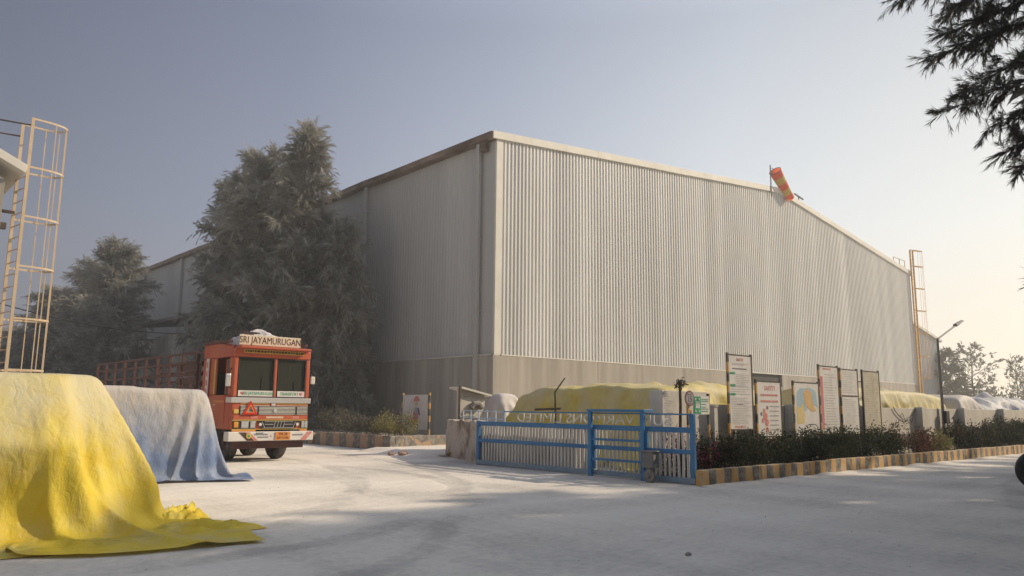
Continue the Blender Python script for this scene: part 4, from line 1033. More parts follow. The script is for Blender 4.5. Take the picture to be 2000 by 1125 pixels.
# leaning stick behind the gate, thin burnt stem by the pillar
m = MB(); m.tube([(15.2, 15.1, 1.2), (15.2, 15.12, 1.95), (15.15, 14.7, 2.32)], 0.028, 6, r2=0.02); m.tube([(15.2, 15.9, 1.47), (15.2, 14.9, 1.50)], 0.035, 6)
m.tube([(15.2, 15.1, 0), (15.2, 15.1, 1.2)], 0.03, 6)
tag(part('crooked_stick', m, M['darkmetal']), 'crooked dark stick standing against the olive-yellow heap', 'stick')
t = thing('bare_stem', 'thin dark dead stem with a ragged tuft in front of the gate pillar', 'dead plant', (14.45, 10.45, 0))
m = MB(); m.tube([(14.45, 10.45, 0.1), (14.43, 10.45, 0.9), (14.47, 10.45, 1.6), (14.46, 10.45, 2.12)], 0.042, 7, r2=0.03); part('stem', m, M['darkmetal'], t)
rng = np.random.default_rng(4)
P = np.array([14.46, 10.45, 2.08]) + rng.normal(size=(120, 3)) * 0.045; D = rng.normal(size=(120, 3)); link('tuft', quad_mesh('tuft', blades(P, D, 0.11, 0.03, rng)), M['shrub_dusty'], t, fixn=False)

# overhead cable between the left buildings
m = MB(); a = Vector((5.5, 48, 7.0)); b = Vector((20.5, 60, 6.8))
m.tube([a.lerp(b, i / 14) + Vector((0, 0, -0.5 * math.sin(math.pi * i / 14))) for i in range(15)], 0.03, 4)
tag(part('cable', m, M['black']), 'thin overhead cable sagging in front of the left trees', 'cable')
m = MB(); m.tube([(5.5, 48, 0), (5.5, 48, 7.2)], 0.09, 8, r2=0.06); m.bar((5.0, 48, 6.95), (6.0, 48, 6.95), 0.08)
tag(part('cable_pole', m, M['pole_grey']), 'thin grey pole carrying the cable behind the caged ladder', 'pole')

# tyre cut by the right edge
t = thing('tyre', 'black tyre standing upright at the right edge of the road', 'tyre', (17.6, 4.6, 0))
m = MB(); n_ = 40; prof_ = [(0.20, -.07), (0.27, -.11), (0.35, -.115), (0.385, -.08), (0.39, 0), (0.385, .08), (0.35, .115), (0.27, .11), (0.20, .07)]
vs = []; 
for i in range(n_):
    a = 2 * math.pi * i / n_
    for (r_, w_) in prof_: vs.append((18.05 + r_ * math.cos(a) * 0.45 + w_ * 0.89, 4.62 + r_ * math.cos(a) * -0.89 + w_ * 0.45, 0.39 + r_ * math.sin(a)))
q = len(prof_); fs = [(i * q + j, i * q + (j + 1) % q, ((i + 1) % n_) * q + (j + 1) % q, ((i + 1) % n_) * q + j) for i in range(n_) for j in range(q)]
m.add(vs, fs); part('casing', m, M['black'], t, smooth=True)

# rubble and stones
r = random.Random(12)
def stone(x, y, s, m_, name, label, cat, grp=None):
    mb = MB(); n1, n2 = 7, 9; vs = []
    for i in range(n1 + 1):
        th = math.pi * i / n1
        for j in range(n2):
            ph = 2 * math.pi * j / n2; rr_ = s * (1 + 0.35 * noise.noise(Vector((math.cos(ph) * 1.3 + x, math.sin(ph) * 1.3, th))))
            vs.append((x + rr_ * math.sin(th) * math.cos(ph) * 1.25, y + rr_ * math.sin(th) * math.sin(ph), s * 0.45 + rr_ * 0.7 * math.cos(th)))
    fs = [(i * n2 + j, i * n2 + (j + 1) % n2, (i + 1) * n2 + (j + 1) % n2, (i + 1) * n2 + j) for i in range(n1) for j in range(n2)]
    mb.add(vs, fs); return tag(part(name, mb, m_), label, cat, grp)
stone(14.05, 20.7, 0.13, M['brick'], 'brick_rubble', 'reddish rubble lump nearest the white slab by the planter end', 'rubble')
stone(13.75, 20.9, 0.10, M['brick'], 'brick_rubble', 'small reddish rubble lump on the far side of the larger rubble', 'rubble')
stone(14.6, 3.9, 0.035, M['stone'], 'stone', 'small dark stone alone on the road at the lower right', 'stone')
stone(7.0, 5.0, 0.03, M['stone'], 'stone', 'small dark stone lying on the road below the gate', 'stone')
g_ = MB(); r = random.Random(5)
for i in range(420):
    if i % 3 == 0: x = r.uniform(13.4, 36); y = 9.15 - abs(r.gauss(0, .16))
    elif i % 3 == 1: x = r.uniform(8, 30); y = r.uniform(3, 9)
    else: x = r.uniform(2, 20); y = r.uniform(2.5, 14)
    s = r.uniform(.004, .012); h = s * r.uniform(.6, 1.1)
    a = r.uniform(0, 1.5); c_, s_ = math.cos(a) * s, math.sin(a) * s
    g_.add([(x + c_, y + s_, 0), (x - s_, y + c_, 0), (x - c_, y - s_, 0), (x + s_, y - c_, 0), (x, y, h)], [(0, 1, 4), (1, 2, 4), (2, 3, 4), (3, 0, 4)])
tag(part('gravel', g_, M['stone'], fixn=False), 'loose small gravel scattered over the dusty road', 'gravel', kind='stuff')

# ================================================================== TRUCK
tk = thing('truck', 'orange-red lorry facing the road with a cream name board above its windscreen', 'truck', (9.5, 22, 0))
F = 20.40; XL, XR_ = 8.36, 10.58
def tb(name, m_, *boxes, bevel=0.0, root=None):
    m = MB()
    for b in boxes: m.box(*b)
    return part(name, m, m_, root or tk, bevel=bevel)
# cab shell
m = MB()
m.box(XL, XR_, F, F + 0.14, 0.86, 1.72)                       # front panel
m.prism([(XL, 2.80), (XR_, 2.80), (XR_, 3.02), (XR_ - .12, 3.12), (XL + .12, 3.12), (XL, 3.02)], 1, F - 0.02, F + 0.16)     # header
m.hexa([(XL, F, 1.721), (XL + .13, F, 1.721), (XL + .13, F + .12, 1.721), (XL, F + .12, 1.721)], [(XL, F, 2.799), (XL + .13, F, 2.799), (XL + .13, F + .12, 2.799), (XL, F + .12, 2.799)])
m.box(9.50, 9.60, F, F + .10, 1.721, 2.799)
m.box(XR_ - .13, XR_, F, F + .12, 1.721, 2.799)
for xa, xb in ((XL, XL + .06), (XR_ - .06, XR_)):
    m.box(xa, xb, F + .141, 22.6, 0.86, 1.78)
    m.box(xa, xb, F + .12, F + .32, 1.781, 2.80); m.box(xa, xb, F + .50, F + .56, 1.781, 2.75); m.box(xa, xb, 21.62, 22.6, 1.781, 2.80)
    m.prism([(F + .161, 2.801), (22.6, 2.801), (22.6, 3.28), (22.0, 3.30), (21.0, 3.16), (F + .161, 3.10)], 0, xa, xb)
m.box(XL + .06, XR_ - .06, 22.54, 22.6, 0.86, 3.2)
m.add([(XL + .04, F + .1, 3.10), (XR_ - .04, F + .1, 3.10), (XR_ - .04, 21.0, 3.17), (XL + .04, 21.0, 3.17), (XR_ - .04, 22.0, 3.31), (XL + .04, 22.0, 3.31), (XR_ - .04, 22.62, 3.30), (XL + .04, 22.62, 3.30)],
      [(0, 1, 2, 3), (3, 2, 4, 5), (5, 4, 6, 7)])
part('cab', m, M['truck_red'], tk, bevel=0.035)
for x in (XL, XR_): tb('roof_edge', M['truck_dark'], (x - .05, x + .05, F + .3, 22.62, 3.20, 3.27))
tb('sun_visor', M['truck_red'], (8.44, 10.50, F - .20, F - .021, 3.03, 3.10), bevel=0.02)
# interior
tb('interior', M['interior'], (8.45, 10.55, 20.6, 22.5, 0.9, 1.3), (8.6, 9.2, 21.5, 22.1, 1.3, 1.75), (9.7, 10.5, 21.5, 22.1, 1.3, 1.75), (8.5, 10.5, 22.2, 22.4, 1.3, 2.4), (8.45, 10.55, 20.56, 20.95, 1.3, 1.70))
m = MB(); m.tube([(10.1 + .22 * math.cos(t * math.pi / 10), 21.05 + .06 * math.sin(t * math.pi / 10), 1.9 + .2 * math.sin(t * math.pi / 10)) for t in range(21)], 0.018, 6); part('steering_wheel', m, M['black'], tk)
for a, b in ((8.49, 9.50), (9.60, 10.45)):
    gl = tb('windscreen', M['glass'], (a, b, F + .04, F + .05, 1.725, 2.795))
    tb('rubber_seal', M['black'], (a, b, F - .006, F + .04, 2.765, 2.798), (a, b, F - .006, F + .04, 1.722, 1.745), (a, a + .02, F - .006, F + .04, 1.746, 2.764), (b - .02, b, F - .006, F + .04, 1.746, 2.764), root=gl)
tb('wiper', M['black'], (9.16, 9.175, F + .02, F + .035, 1.76, 2.25)); tb('wiper', M['black'], (10.12, 10.135, F + .02, F + .035, 1.76, 2.2))
for a, b, s_ in ((8.51, 9.48, 'SRI JAYAMURUGAN'), (9.62, 10.43, 'TRANSPORT')):
    st = tb('screen_strip', M['white_paint'], (a, b, F - .012, F + .03, 1.75, 1.905))
    text('strip_text', s_, 0.125, ((a + b) / 2 + (0.07 if a < 9 else -0.05), F - .0125, 1.825), (1, 0, 0), (0, 0, 1), M['green_paint'], st, xs=0.78, bold=0.003)
    xh = a + .11 if a < 9 else b - .11
    m = MB(); m.disc((xh - .025, F - .0135, 1.84), .03, 1, .003, 12); m.disc((xh + .025, F - .0135, 1.84), .03, 1, .003, 12); m.prism([(xh - .052, 1.83), (xh + .052, 1.83), (xh, 1.775)], 1, F - .016, F - .0125)
    part('flower_mark', m, M['ink_pink'], st)
# visor strip with small yellow writing
vs_ = tb('visor_strip', M['yellow_paint'], (8.60, 10.36, F - .028, F - .021, 2.915, 3.015))
m = MB(); r = random.Random(3); x = 8.63
while x < 10.3:
    w_ = r.uniform(.03, .09); m.box(x, x + w_, F - .031, F - .0285, 2.935 + r.uniform(0, .01), 2.995); x += w_ + .018
part('strip_text', m, M['truck_dark'], vs_)
# name board on the roof
nb = tb('name_board', mat('cream_board', (0.60, 0.50, 0.36), (0.68, 0.58, 0.44), 4, rough=0.6), (8.46, 10.24, F - .02, F + .02, 3.125, 3.405), bevel=0.005)
text('board_text', 'SRI JAYAMURUGAN', 0.255, (9.35, F - .0205, 3.262), (1, 0, 0), (0, 0, 1), mat('maroon_letters', (0.07, 0.015, 0.012), (0.12, 0.03, 0.02), 4), nb, xs=0.80, bold=0.006)
tb('board_bracket', M['truck_dark'], (8.6, 8.64, F + .021, F + .5, 3.14, 3.18), (10.05, 10.09, F + .021, F + .5, 3.14, 3.18))
# front bands
tb('silver_band', M['silver'], (XL - .03, XR_ + .05, F - .03, F - .001, 1.575, 1.715), (XL - .03, XL - .001, F, F + .35, 1.575, 1.715), bevel=0.006)
tb('pin_stripes', M['yellow_paint'], (8.6, 9.42, F - .012, F - .001, 1.545, 1.565), (9.62, 10.54, F - .012, F - .001, 1.545, 1.565)); tb('pin_stripes', M['white_paint'], (8.6, 9.42, F - .012, F - .001, 1.495, 1.507), (9.62, 10.54, F - .012, F - .001, 1.495, 1.507))
tb('emblem', M['silver'], (9.46, 9.58, F - .03, F - .001, 1.49, 1.56), bevel=0.01)
gr = tb('upper_grille', M['black'], (8.58, 10.55, F - .015, F - .001, 1.255, 1.485))
m = MB()
for i in range(6): m.box(8.60, 10.53, F - .035, F - .016, 1.268 + i * .037, 1.286 + i * .037)
part('grille_slats', m, M['trim'], gr)
for x in (9.07, 10.18): tb('grille_divider', M['black'], (x, x + .04, F - .042, F - .036, 1.26, 1.48), root=gr)
m = MB(); m.disc((9.57, F - .045, 1.37), .055, 1, .02, 6); part('badge', m, M['silver'], gr)
tb('lower_band', M['truck_red'], (8.42, 10.56, F - .02, F - .001, 1.13, 1.245)); tb('band_mark', M['ink_skin'], (9.33, 9.83, F - .024, F - .0205, 1.16, 1.215)); tb('band_mark', M['ink_red'], (8.9, 9.1, F - .024, F - .0205, 1.15, 1.22), (10.1, 10.3, F - .024, F - .0205, 1.15, 1.22))
tb('yellow_line', M['yellow_paint'], (8.40, 10.56, F - .022, F - .001, 1.105, 1.125), (8.40, 10.56, F - .022, F - .001, 0.862, 0.878))
# headlamp panel and lower grille
for a, b in ((8.42, 9.06), (10.36, 10.57)):
    hp_ = tb('lamp_panel', M['darkmetal'], (a, b, F - .02, F - .001, 0.89, 1.10))
for xc, w_ in ((8.74, .20), (8.96, .14), (10.42, .09), (10.515, .09)):
    h_ = tb('headlight', M['lamp_glass'], (xc - w_ / 2, xc + w_ / 2, F - .045, F - .0205, 0.915, 1.075), bevel=0.012)
    tb('lamp_rim', M['silver'], (xc - w_ / 2 - .008, xc + w_ / 2 + .008, F - .04, F - .021, 1.077, 1.088), (xc - w_ / 2 - .008, xc + w_ / 2 + .008, F - .04, F - .021, 0.902, 0.913), root=h_)
tb('indicator', M['amber'], (8.44, 8.56, F - .04, F - .0205, 0.92, 1.07), bevel=0.01); tb('side_indicator', M['yellow_paint'], (8.42, 8.55, F - .03, F - .001, 1.29, 1.40), bevel=0.01)
m = MB(); m.prism([(9.10, 1.08), (9.22, .885), (10.18, .885), (10.32, 1.08), (10.26, 1.10), (9.16, 1.10)], 1, F - .03, F - .001); lg = part('lower_grille', m, M['black'], tk)
m = MB(); m.bar((9.24, F - .036, .905), (10.16, F - .036, .905), .012); m.bar((9.3, F - .036, 1.0), (9.55, F - .036, 1.0), .012); m.bar((9.86, F - .036, 1.0), (10.12, F - .036, 1.0), .012); m.bar((9.3, F - .036, 1.075), (10.12, F - .036, 1.075), .010)
for i in range(4): m.bar((9.56 + i * .09, F - .038, .91), (9.60 + i * .09, F - .038, 1.075), .012)
m.bar((9.30, F - .036, .91), (9.22, F - .036, 1.07), .012); m.bar((10.12, F - .036, .91), (10.20, F - .036, 1.07), .012)
part('grille_trim', m, M['silver'], lg)
for x in (9.17, 10.25):
    m = MB(); m.disc((x, F - .04, 1.0), .042, 1, .03, 14); part('fog_lamp', m, M['white_paint'], lg)
tb('orange_line', M['orange_paint'], (8.40, 9.05, F - .018, F - .001, 0.815, 0.86), (10.34, 10.56, F - .018, F - .001, .815, .86))
# warning triangle
tri = thing('warning_triangle', 'red reflective warning triangle hung on the truck grille', 'warning triangle', (8.86, F - .06, 1.26))
def ring_tri(s0, s1, y0, y1, m_, name, root):
    cx_, cz_ = 8.86, 1.385; mb = MB()
    o = [(cx_ + s0 * math.sin(math.radians(a)), cz_ + s0 * math.cos(math.radians(a))) for a in (0, 120, 240)]; i_ = [(cx_ + s1 * math.sin(math.radians(a)), cz_ + s1 * math.cos(math.radians(a))) for a in (0, 120, 240)]
    for k in range(3):
        a, b, c, d = o[k], o[(k + 1) % 3], i_[(k + 1) % 3], i_[k]
        mb.hexa([(a[0], y0, a[1]), (b[0], y0, b[1]), (c[0], y0, c[1]), (d[0], y0, d[1])], [(a[0], y1, a[1]), (b[0], y1, b[1]), (c[0], y1, c[1]), (d[0], y1, d[1])])
    return part(name, mb, m_, root)
ring_tri(.245, .15, F - .06, F - .045, mat('reflector_red', (0.55, 0.03, 0.02), (0.6, 0.05, 0.03), 5, rough=0.3), 'outer_reflector', tri)
ring_tri(.15, .105, F - .064, F - .045, M['orange_paint'], 'inner_reflector', tri)
# bumper
bp_ = tb('bumper', M['white_paint'], (8.24, 10.68, F - .18, F + .12, 0.565, 0.81), bevel=0.02)
def bq(name, pts, m_, d=0.0):
    mb = MB(); mb.prism(pts, 1, F - .186 - d, F - .1805 - d); part(name, mb, m_, bp_)
bq('diagonal_band', [(8.52, .80), (8.70, .80), (8.96, .575), (8.76, .575)], M['truck_dark']); bq('diagonal_band', [(8.70, .80), (8.82, .80), (9.06, .575), (8.96, .575)], M['ink_red'])
bq('diagonal_band', [(10.50, .80), (10.65, .80), (10.45, .575), (10.28, .575)], M['ink_red'])
bq('round_mark', circ(8.80, .70, .07), M['yellow_paint'], .006); bq('round_mark', circ(8.80, .70, .035), M['green_paint'], .012)
m = MB(); r = random.Random(6)
for x0_, x1_, z_ in ((8.95, 9.32, .72), (9.05, 9.35, .65), (10.05, 10.33, .70), (9.0, 9.2, .76)):
    x = x0_
    while x < x1_: w_ = r.uniform(.015, .04); m.box(x, x + w_, F - .185, F - .1805, z_, z_ + .03); x += w_ + .01
part('bumper_text', m, M['ink'], bp_)
bq('star_mark', circ(9.43, .69, .025, 6), M['ink_red'])
np_ = tb('number_plate', M['orange_paint'], (9.54, 9.98, F - .20, F - .186, 0.58, 0.80))
text('plate_text', 'TN 28', 0.10, (9.76, F - .2005, .74), (1, 0, 0), (0, 0, 1), M['truck_dark'], np_, bold=.002); text('plate_text', 'AH 5186', 0.095, (9.76, F - .2005, .64), (1, 0, 0), (0, 0, 1), M['truck_dark'], np_, bold=.002)
tb('under_board', M['truck_dark'], (8.42, 10.46, F - .02, F + .05, 0.36, 0.564)); tb('chassis', M['darkmetal'], (8.95, 9.1, 20.5, 33, .75, .95), (9.95, 10.1, 20.5, 33, .75, .95), (8.6, 10.4, 24, 25.2, .5, .9))
# side: door, marker board, mirrors
d_ = tb('door', M['truck_red'], (XL - .015, XL - .001, 20.86, 21.66, 1.0, 1.775)); tb('door_stripe', M['orange_paint'], (XL - .02, XL - .0155, 20.9, 21.6, 1.58, 1.63), root=d_); tb('handle', M['silver'], (XL - .04, XL - .0155, 21.45, 21.58, 1.5, 1.53), root=d_)
tb('quarter_glass', M['glass'], (XL + .02, XL + .03, F + .32, F + .50, 1.80, 2.75)); tb('window_trim', M['yellow_paint'], (XL - .008, XL - .001, 21.64, 21.72, 1.8, 2.74))
tb('marker_board', M['white_paint'], (XL - .06, XL - .03, 22.05, 22.22, 1.7, 2.80), bevel=.004); tb('marker_stripes', M['ink_pink'], (XL - .064, XL - .0605, 22.09, 22.18, 1.8, 1.95), (XL - .064, XL - .0605, 22.09, 22.18, 2.05, 2.2), (XL - .064, XL - .0605, 22.09, 22.18, 2.3, 2.45), (XL - .064, XL - .0605, 22.09, 22.18, 2.55, 2.7))
for sgn, xx in ((-1, XL - .12), (1, XR_ + .12)):
    m = MB(); m.hexa([(xx - .07, F + .02, 2.0 + .12 * (sgn > 0)), (xx + .07, F + .02, 2.0 + .12 * (sgn > 0)), (xx + .07, F + .07, 2.0 + .12 * (sgn > 0)), (xx - .07, F + .07, 2.0 + .12 * (sgn > 0))], [(xx - .07, F + .02, 2.34), (xx + .07, F + .02, 2.34), (xx + .07, F + .07, 2.34), (xx - .07, F + .07, 2.34)])
    mi = part('mirror', m, M['trim'] if sgn > 0 else M['silver'], tk, bevel=0.025)
    m = MB(); m.tube([(xx, F + .06, 2.34), (xx - sgn * .1, F + .1, 2.5)], .012, 6); m.tube([(xx, F + .06, 2.1), (xx - sgn * .1, F + .1, 1.95)], .012, 6); part('mirror_arm', m, M['black'], mi)
# wheels
def wheel(x, y, r_=0.50, w_=0.27, dual=False):
    t = bpy.data.objects.new('wheel', None); COL.objects.link(t); t.location = (x - 9.5, y - 22, r_); t.parent = tk
    pf = [(.26, -.5), (.36, -.52), (.46, -.5), (.495, -.36), (.5, 0), (.495, .36), (.46, .5), (.36, .52), (.26, .5)]
    n_ = 36; vs = [(w * w_, rr_ * math.cos(2 * math.pi * i / n_), rr_ * math.sin(2 * math.pi * i / n_)) for i in range(n_) for rr_, w in pf]; q = len(pf)
    fs = [(i * q + j, i * q + (j + 1) % q, ((i + 1) % n_) * q + (j + 1) % q, ((i + 1) % n_) * q + j) for i in range(n_) for j in range(q)]
    o = link('tyre', mesh_of('tyre', vs, fs), M['rubber'], None, smooth=True); o.parent = t
    m = MB(); m.disc((0, 0, 0), .25, 0, w_ * .5); m.disc((0, 0, 0), .09, 0, w_ * .9); o = link('rim', mesh_of('rim', m.v, m.f), M['truck_dark'], None); o.parent = t
for x, y in ((8.72, 21.45), (10.16, 21.45), (8.72, 23.35), (10.16, 23.35), (8.72, 30.2), (10.16, 30.2), (8.72, 31.5), (10.16, 31.5)): wheel(x, y)
# lattice load body
bd = tb('deck', M['truck_dark'], (8.3, 10.72, 22.9, 33.6, 1.1, 1.32))
y = 22.95; i = 0
while y < 33.7:
    tb('stake', M['truck_dark'], (8.30, 8.38, y, y + .09, 1.321, 3.02), root=bd); tb('stake', M['truck_dark'], (10.64, 10.72, y, y + .09, 1.321, 3.02), root=bd)
    y += 1.18
for z in (1.55, 1.95, 2.35, 2.70, 2.98):
    tb('side_rail', M['truck_dark'], (8.262, 8.298, 22.95, 33.6, z, z + .075), root=bd); tb('side_rail', M['truck_dark'], (10.722, 10.758, 22.95, 33.6, z, z + .075), root=bd)
hb_ = MB()
for z in (1.45, 1.75, 2.05, 2.35, 2.65, 2.95): hb_.box(8.4, 10.62, 22.85, 22.89, z, z + .12)
part('headboard', hb_, M['truck_dark'], bd)
for z in (1.7, 2.1, 2.5): tb('side_plank', M['truck_dark'], (8.30, 8.325, 23.05, 24.6, z, z + .2), root=bd)
# folded sheet and rope on the cab roof
def roofload(x, y):
    ex = max(0, 1 - ((x - 9.4) / 0.85) ** 2); ey = max(0, 1 - ((y - 21.2) / 0.75) ** 2)
    return 3.12 + (ex * ey) ** 0.5 * (0.42 + 0.16 * nz(x, y, 2.8)) + 0.05 * nz(x, y, 8)
m = strip_grid(8.55, 10.25, 20.45, 21.95, 40, 36, roofload)
t = part('folded_sheet', m, M['sack'], smooth=True, fixn=False); tag(t, 'crumpled dusty cloth bundle lying on the truck cab roof', 'folded sheet')
m = MB()
for i in range(5): m.tube([(8.72 + i * .09, 20.5 + .02 * i, 3.40 + .02 * i), (8.76 + i * .09, 20.9, 3.52), (8.8 + i * .09, 21.3, 3.55)], 0.022, 6)
part('stripe', m, M['truck_dark'], t)

# ================================================================== VEGETATION
shrub('hedge_bush', (16.75, 10.1, .1), 1, 3.2, 1.1, 0.86, 12500, .055, 'dark clipped bush under the tallest notice board', 'bush', 'hedge bushes along the kerb', M['hedge'], (M['hedge_red'], 1.02, 500))
shrub('hedge_bush', (19.9, 10.1, .1), 2, 3.4, 1.1, 0.98, 13000, .055, 'dark green bush under the site map board', 'bush', 'hedge bushes along the kerb', M['hedge'])
shrub('hedge_bush', (23.0, 10.1, .1), 3, 3.3, 1.1, 1.0, 12500, .055, 'dark green bush below the pink striped and crossbar boards', 'bush', 'hedge bushes along the kerb', M['hedge'])
shrub('hedge_bush', (25.9, 10.1, .1), 4, 2.5, 1.0, 1.02, 4500, .06, 'reddish brown bush just right of the browned board', 'bush', 'hedge bushes along the kerb', M['hedge_red'])
shrub('hedge_bush', (28.1, 10.1, .1), 5, 1.6, 0.8, 0.85, 1100, .075, 'thin straggly bush through which the white wall shows', 'bush', 'hedge bushes along the kerb', M['shrub_yellow'], spikes=30)
shrub('hedge_bush', (31.2, 10.1, .1), 6, 4.0, 1.1, 1.12, 8000, .065, 'rounded dark bush at the foot of the street lamp', 'bush', 'hedge bushes along the kerb', M['hedge'], (M['hedge_red'], 1.0, 700))
shrub('hedge_bush', (35.6, 10.1, .1), 7, 4.4, 1.1, 1.32, 9000, .07, 'taller dark bush next right of the rounded lamp bush', 'bush', 'hedge bushes along the kerb', M['hedge'])
shrub('hedge_bush', (40.4, 10.1, .1), 8, 4.8, 1.1, 1.25, 8000, .075, 'last dark bush with red tips at the right edge', 'bush', 'hedge bushes along the kerb', M['hedge'], (M['hedge_red'], 1.0, 900))
shrub('bougainvillea', (14.35, 10.15, .1), 9, 1.0, 0.9, 0.98, 2200, .05, 'magenta flowering bush between the gate end and the hedge', 'bush', None, M['hedge'], (M['flowers'], 1.0, 700))
for i, (x, y, h, n_, mm, lb_) in enumerate(((16.1, 24.35, 1.05, 3000, 'shrub_yellow', 'sunlit yellowish bush at the near end of the striped planter'), (16.3, 25.9, .9, 3000, 'shrub_dusty', 'grey dusty bush in the planter left of the yellowish bush'),
                                        (16.4, 27.6, .95, 3000, 'shrub_dusty', 'grey dusty bush in the middle of the striped planter'), (16.6, 29.6, 1.2, 3400, 'shrub_dusty', 'grey dusty bush at the far end of the planter, nearest the truck'))):
    shrub('planter_bush', (x, y, .36), 30 + i, 1.5, 1.7, h, n_, .06, lb_, 'bush', 'bushes in the striped planter', M[mm])

big = casuarina_meshes(11, 17.6, 3.1, 160, 32, 42, 0.024, 0.36, low=0.02, shape=0.95, upsweep=1.0, droop=0.75, peak=0.25, trunk_r=.2, plume=3.8, plume_sp=0.5, plume_w=0.24)
mid = casuarina_meshes(12, 15.0, 3.3, 170, 32, 42, 0.024, 0.36, low=0.02, shape=0.5, upsweep=0.95, droop=0.75, peak=0.4, trunk_r=.18, plume=3.8, plume_sp=0.5, plume_w=0.24)
low_ = casuarina_meshes(13, 12.0, 2.9, 150, 30, 42, 0.024, 0.36, low=0.02, shape=0.5, upsweep=0.8, droop=0.85, peak=0.4, trunk_r=.15, plume=3.6, plume_sp=0.5, plume_w=0.24)
GR = 'casuarina trees along the warehouse'
def T(loc, label, me, m_=None, rz=0, sc=(1, 1, 1), grp=GR, name='casuarina_tree'): return tree(name, loc, label, 'tree', grp, m_ or M['needles'], me, rz, sc)
T((19.4, 39.2, 0), 'tallest dusty casuarina with thin pointed top against the warehouse wall', big)
T((20.8, 37.2, 0), 'drooping casuarina closest to the ribbed long wall, right of the tallest tree', low_, rz=1.0, sc=(.6, .6, .95))
T((18.6, 42.0, 0), 'broad grey casuarina directly behind the truck cab', mid, rz=2.0, sc=(1.0, 1.0, 1.06))
T((18.5, 46.0, 0), 'bushy dusty casuarina forming the left side of the clump behind the truck', mid, rz=4.1, sc=(.74, .74, 1.03))
T((16.8, 65.0, 0), 'pale-topped casuarina left of the annex canopy', mid, rz=.7, sc=(.95, .95, .93))
T((17.0, 74.0, 0), 'second casuarina beyond the annex, with feathery twin top', big, rz=1.9, sc=(1.25, 1.25, .80))
T((16.0, 80.0, 0), 'third casuarina beyond the annex, lower and round', mid, rz=3.3, sc=(1.1, 1.1, .78))
T((14.2, 86.0, 0), 'outermost casuarina of the left clump, near the low grey shed', low_, rz=5.0, sc=(1.2, 1.2, .7))
T((11.5, 88.0, 0), 'small dark casuarina right beside the low grey shed', low_, rz=2.2, sc=(1.1, 1.1, .5))

# trees across the road: the first reaches into the picture at the top right
near = casuarina_meshes(31, 13.5, 3.6, 130, 44, 40, 0.0075, 0.15, low=0.72, shape=0.6, upsweep=0.5, droop=0.5, peak=0.62, trunk_r=.16, exdens=40, plume=3.4, plume_w=0.30,
    extra=[((0, 0, 8.6), (-1.0, 1.7, 8.0), (-2.35, 3.05, 7.45)), ((0, 0, 8.2), (-0.5, 1.7, 7.6), (-1.6, 2.75, 7.05)), ((0, 0, 7.2), (-0.6, 1.7, 7.5), (-2.2, 2.75, 6.45)),
           ((0, 0, 6.9), (-0.5, 1.6, 7.0), (-1.75, 2.55, 6.0)), ((0, 0, 6.6), (-0.6, 1.5, 6.6), (-2.15, 2.65, 5.65)), ((0, 0, 6.4), (-0.4, 1.4, 6.3), (-1.75, 2.25, 5.4)),
           ((0, 0, 6.0), (-0.5, 1.3, 5.8), (-1.9, 2.05, 4.95)), ((0, 0, 6.0), (-0.5, 1.2, 5.4), (-1.85, 1.9, 4.7)), ((0, 0, 9.0), (-0.4, 1.8, 8.6), (-1.0, 2.9, 7.6))])
NR = 'trees across the road'
tree('roadside_tree', (13.5, 1.0, 0), 'dark feathery tree whose hanging branches enter at the top right corner', 'tree', NR, M['needles_dark'], near)
row = casuarina_meshes(33, 14.0, 4.3, 150, 30, 15, 0.07, 0.5, low=0.12, shape=0.35, upsweep=0.5, droop=0.5, peak=0.5, trunk_r=.2)
for i, (x, y, rz, s_) in enumerate(((19.5, -4.0, 0, 1.1), (25.5, -3.6, 1, 1.14), (31.0, -3.4, 2, 1.14), (36.5, -3.4, 3, 1.04), (42.5, -3.4, 4, .98), (49.5, -3.4, 5, .97), (12.0, -4.6, 2.4, .9), (9.5, -0.8, 0.5, .55))):
    T((x, y, 0), 'tall dark tree in the row across the road, right of the picture', row, M['needles_dark'], rz, (s_, s_, s_), NR, 'roadside_tree')

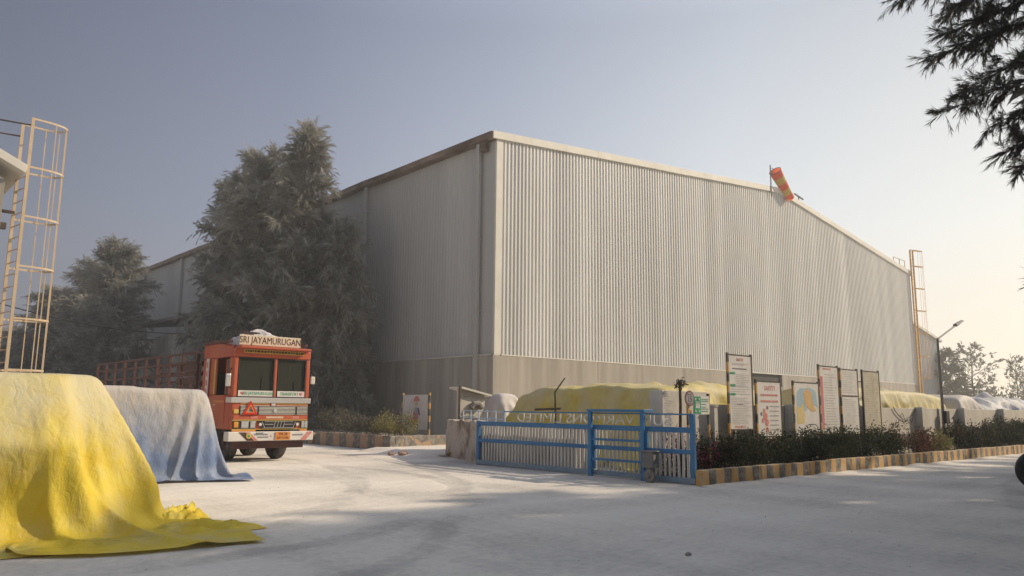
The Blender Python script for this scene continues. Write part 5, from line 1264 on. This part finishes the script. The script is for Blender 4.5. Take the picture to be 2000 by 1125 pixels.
# hazy trees at the far right
ft1 = casuarina_meshes(41, 10.5, 2.6, 70, 14, 12, 0.12, 0.6, low=0.05, shape=0.8, upsweep=0.8, droop=0.2, peak=0.3, trunk_r=.2)
ft2 = casuarina_meshes(42, 10.5, 3.4, 46, 9, 9, 0.10, 0.5, low=0.15, shape=0.6, upsweep=0.9, droop=0.1, peak=0.35, trunk_r=.16)
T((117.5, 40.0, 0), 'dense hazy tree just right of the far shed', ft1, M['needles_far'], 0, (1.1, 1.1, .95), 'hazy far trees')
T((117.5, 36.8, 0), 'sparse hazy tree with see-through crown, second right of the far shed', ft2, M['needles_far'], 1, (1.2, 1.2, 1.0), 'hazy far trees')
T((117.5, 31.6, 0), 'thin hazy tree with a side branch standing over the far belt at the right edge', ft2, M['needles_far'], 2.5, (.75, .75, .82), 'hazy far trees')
rng = np.random.default_rng(8)
PP = []
for i in range(150):
    c_ = np.array([rng.uniform(112, 150), rng.uniform(8, 52), 0]); hh = rng.uniform(3.0, 5.8) * (0.75 + 0.25 * math.sin(c_[1] * 0.35)); rr_ = rng.uniform(1.5, 3)
    d_ = rng.normal(size=(330, 3)); d_ /= np.linalg.norm(d_, axis=1)[:, None]
    PP.append(c_ + np.array([0, 0, hh * .5]) + d_ * np.array([rr_, rr_, hh * .55]) * (rng.random((330, 1)) ** .4))
P = np.concatenate(PP); P[:, 2] = np.maximum(P[:, 2], 0.1)
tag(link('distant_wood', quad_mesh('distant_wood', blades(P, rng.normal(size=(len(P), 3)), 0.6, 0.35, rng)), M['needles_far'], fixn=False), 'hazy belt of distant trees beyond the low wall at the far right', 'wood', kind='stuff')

# dusty air over the yard
m = MB(); m.box(-60, 165, -40, 125, -1.0, 24.0)
hz = part('haze', m, M['black']); tag(hz, kind='stuff', label='thin dusty haze over the yard')
hm = bpy.data.materials.new('dusty_air'); hm.use_nodes = True; hm.node_tree.nodes.clear()
_v = hm.node_tree.nodes.new('ShaderNodeVolumePrincipled'); _v.inputs['Color'].default_value = (0.92, 0.91, 0.875, 1); _v.inputs['Density'].default_value = 0.0023; _v.inputs['Anisotropy'].default_value = 0.3
_o = hm.node_tree.nodes.new('ShaderNodeOutputMaterial'); hm.node_tree.links.new(_v.outputs[0], _o.inputs['Volume'])
hz.data.materials.clear(); hz.data.materials.append(hm)
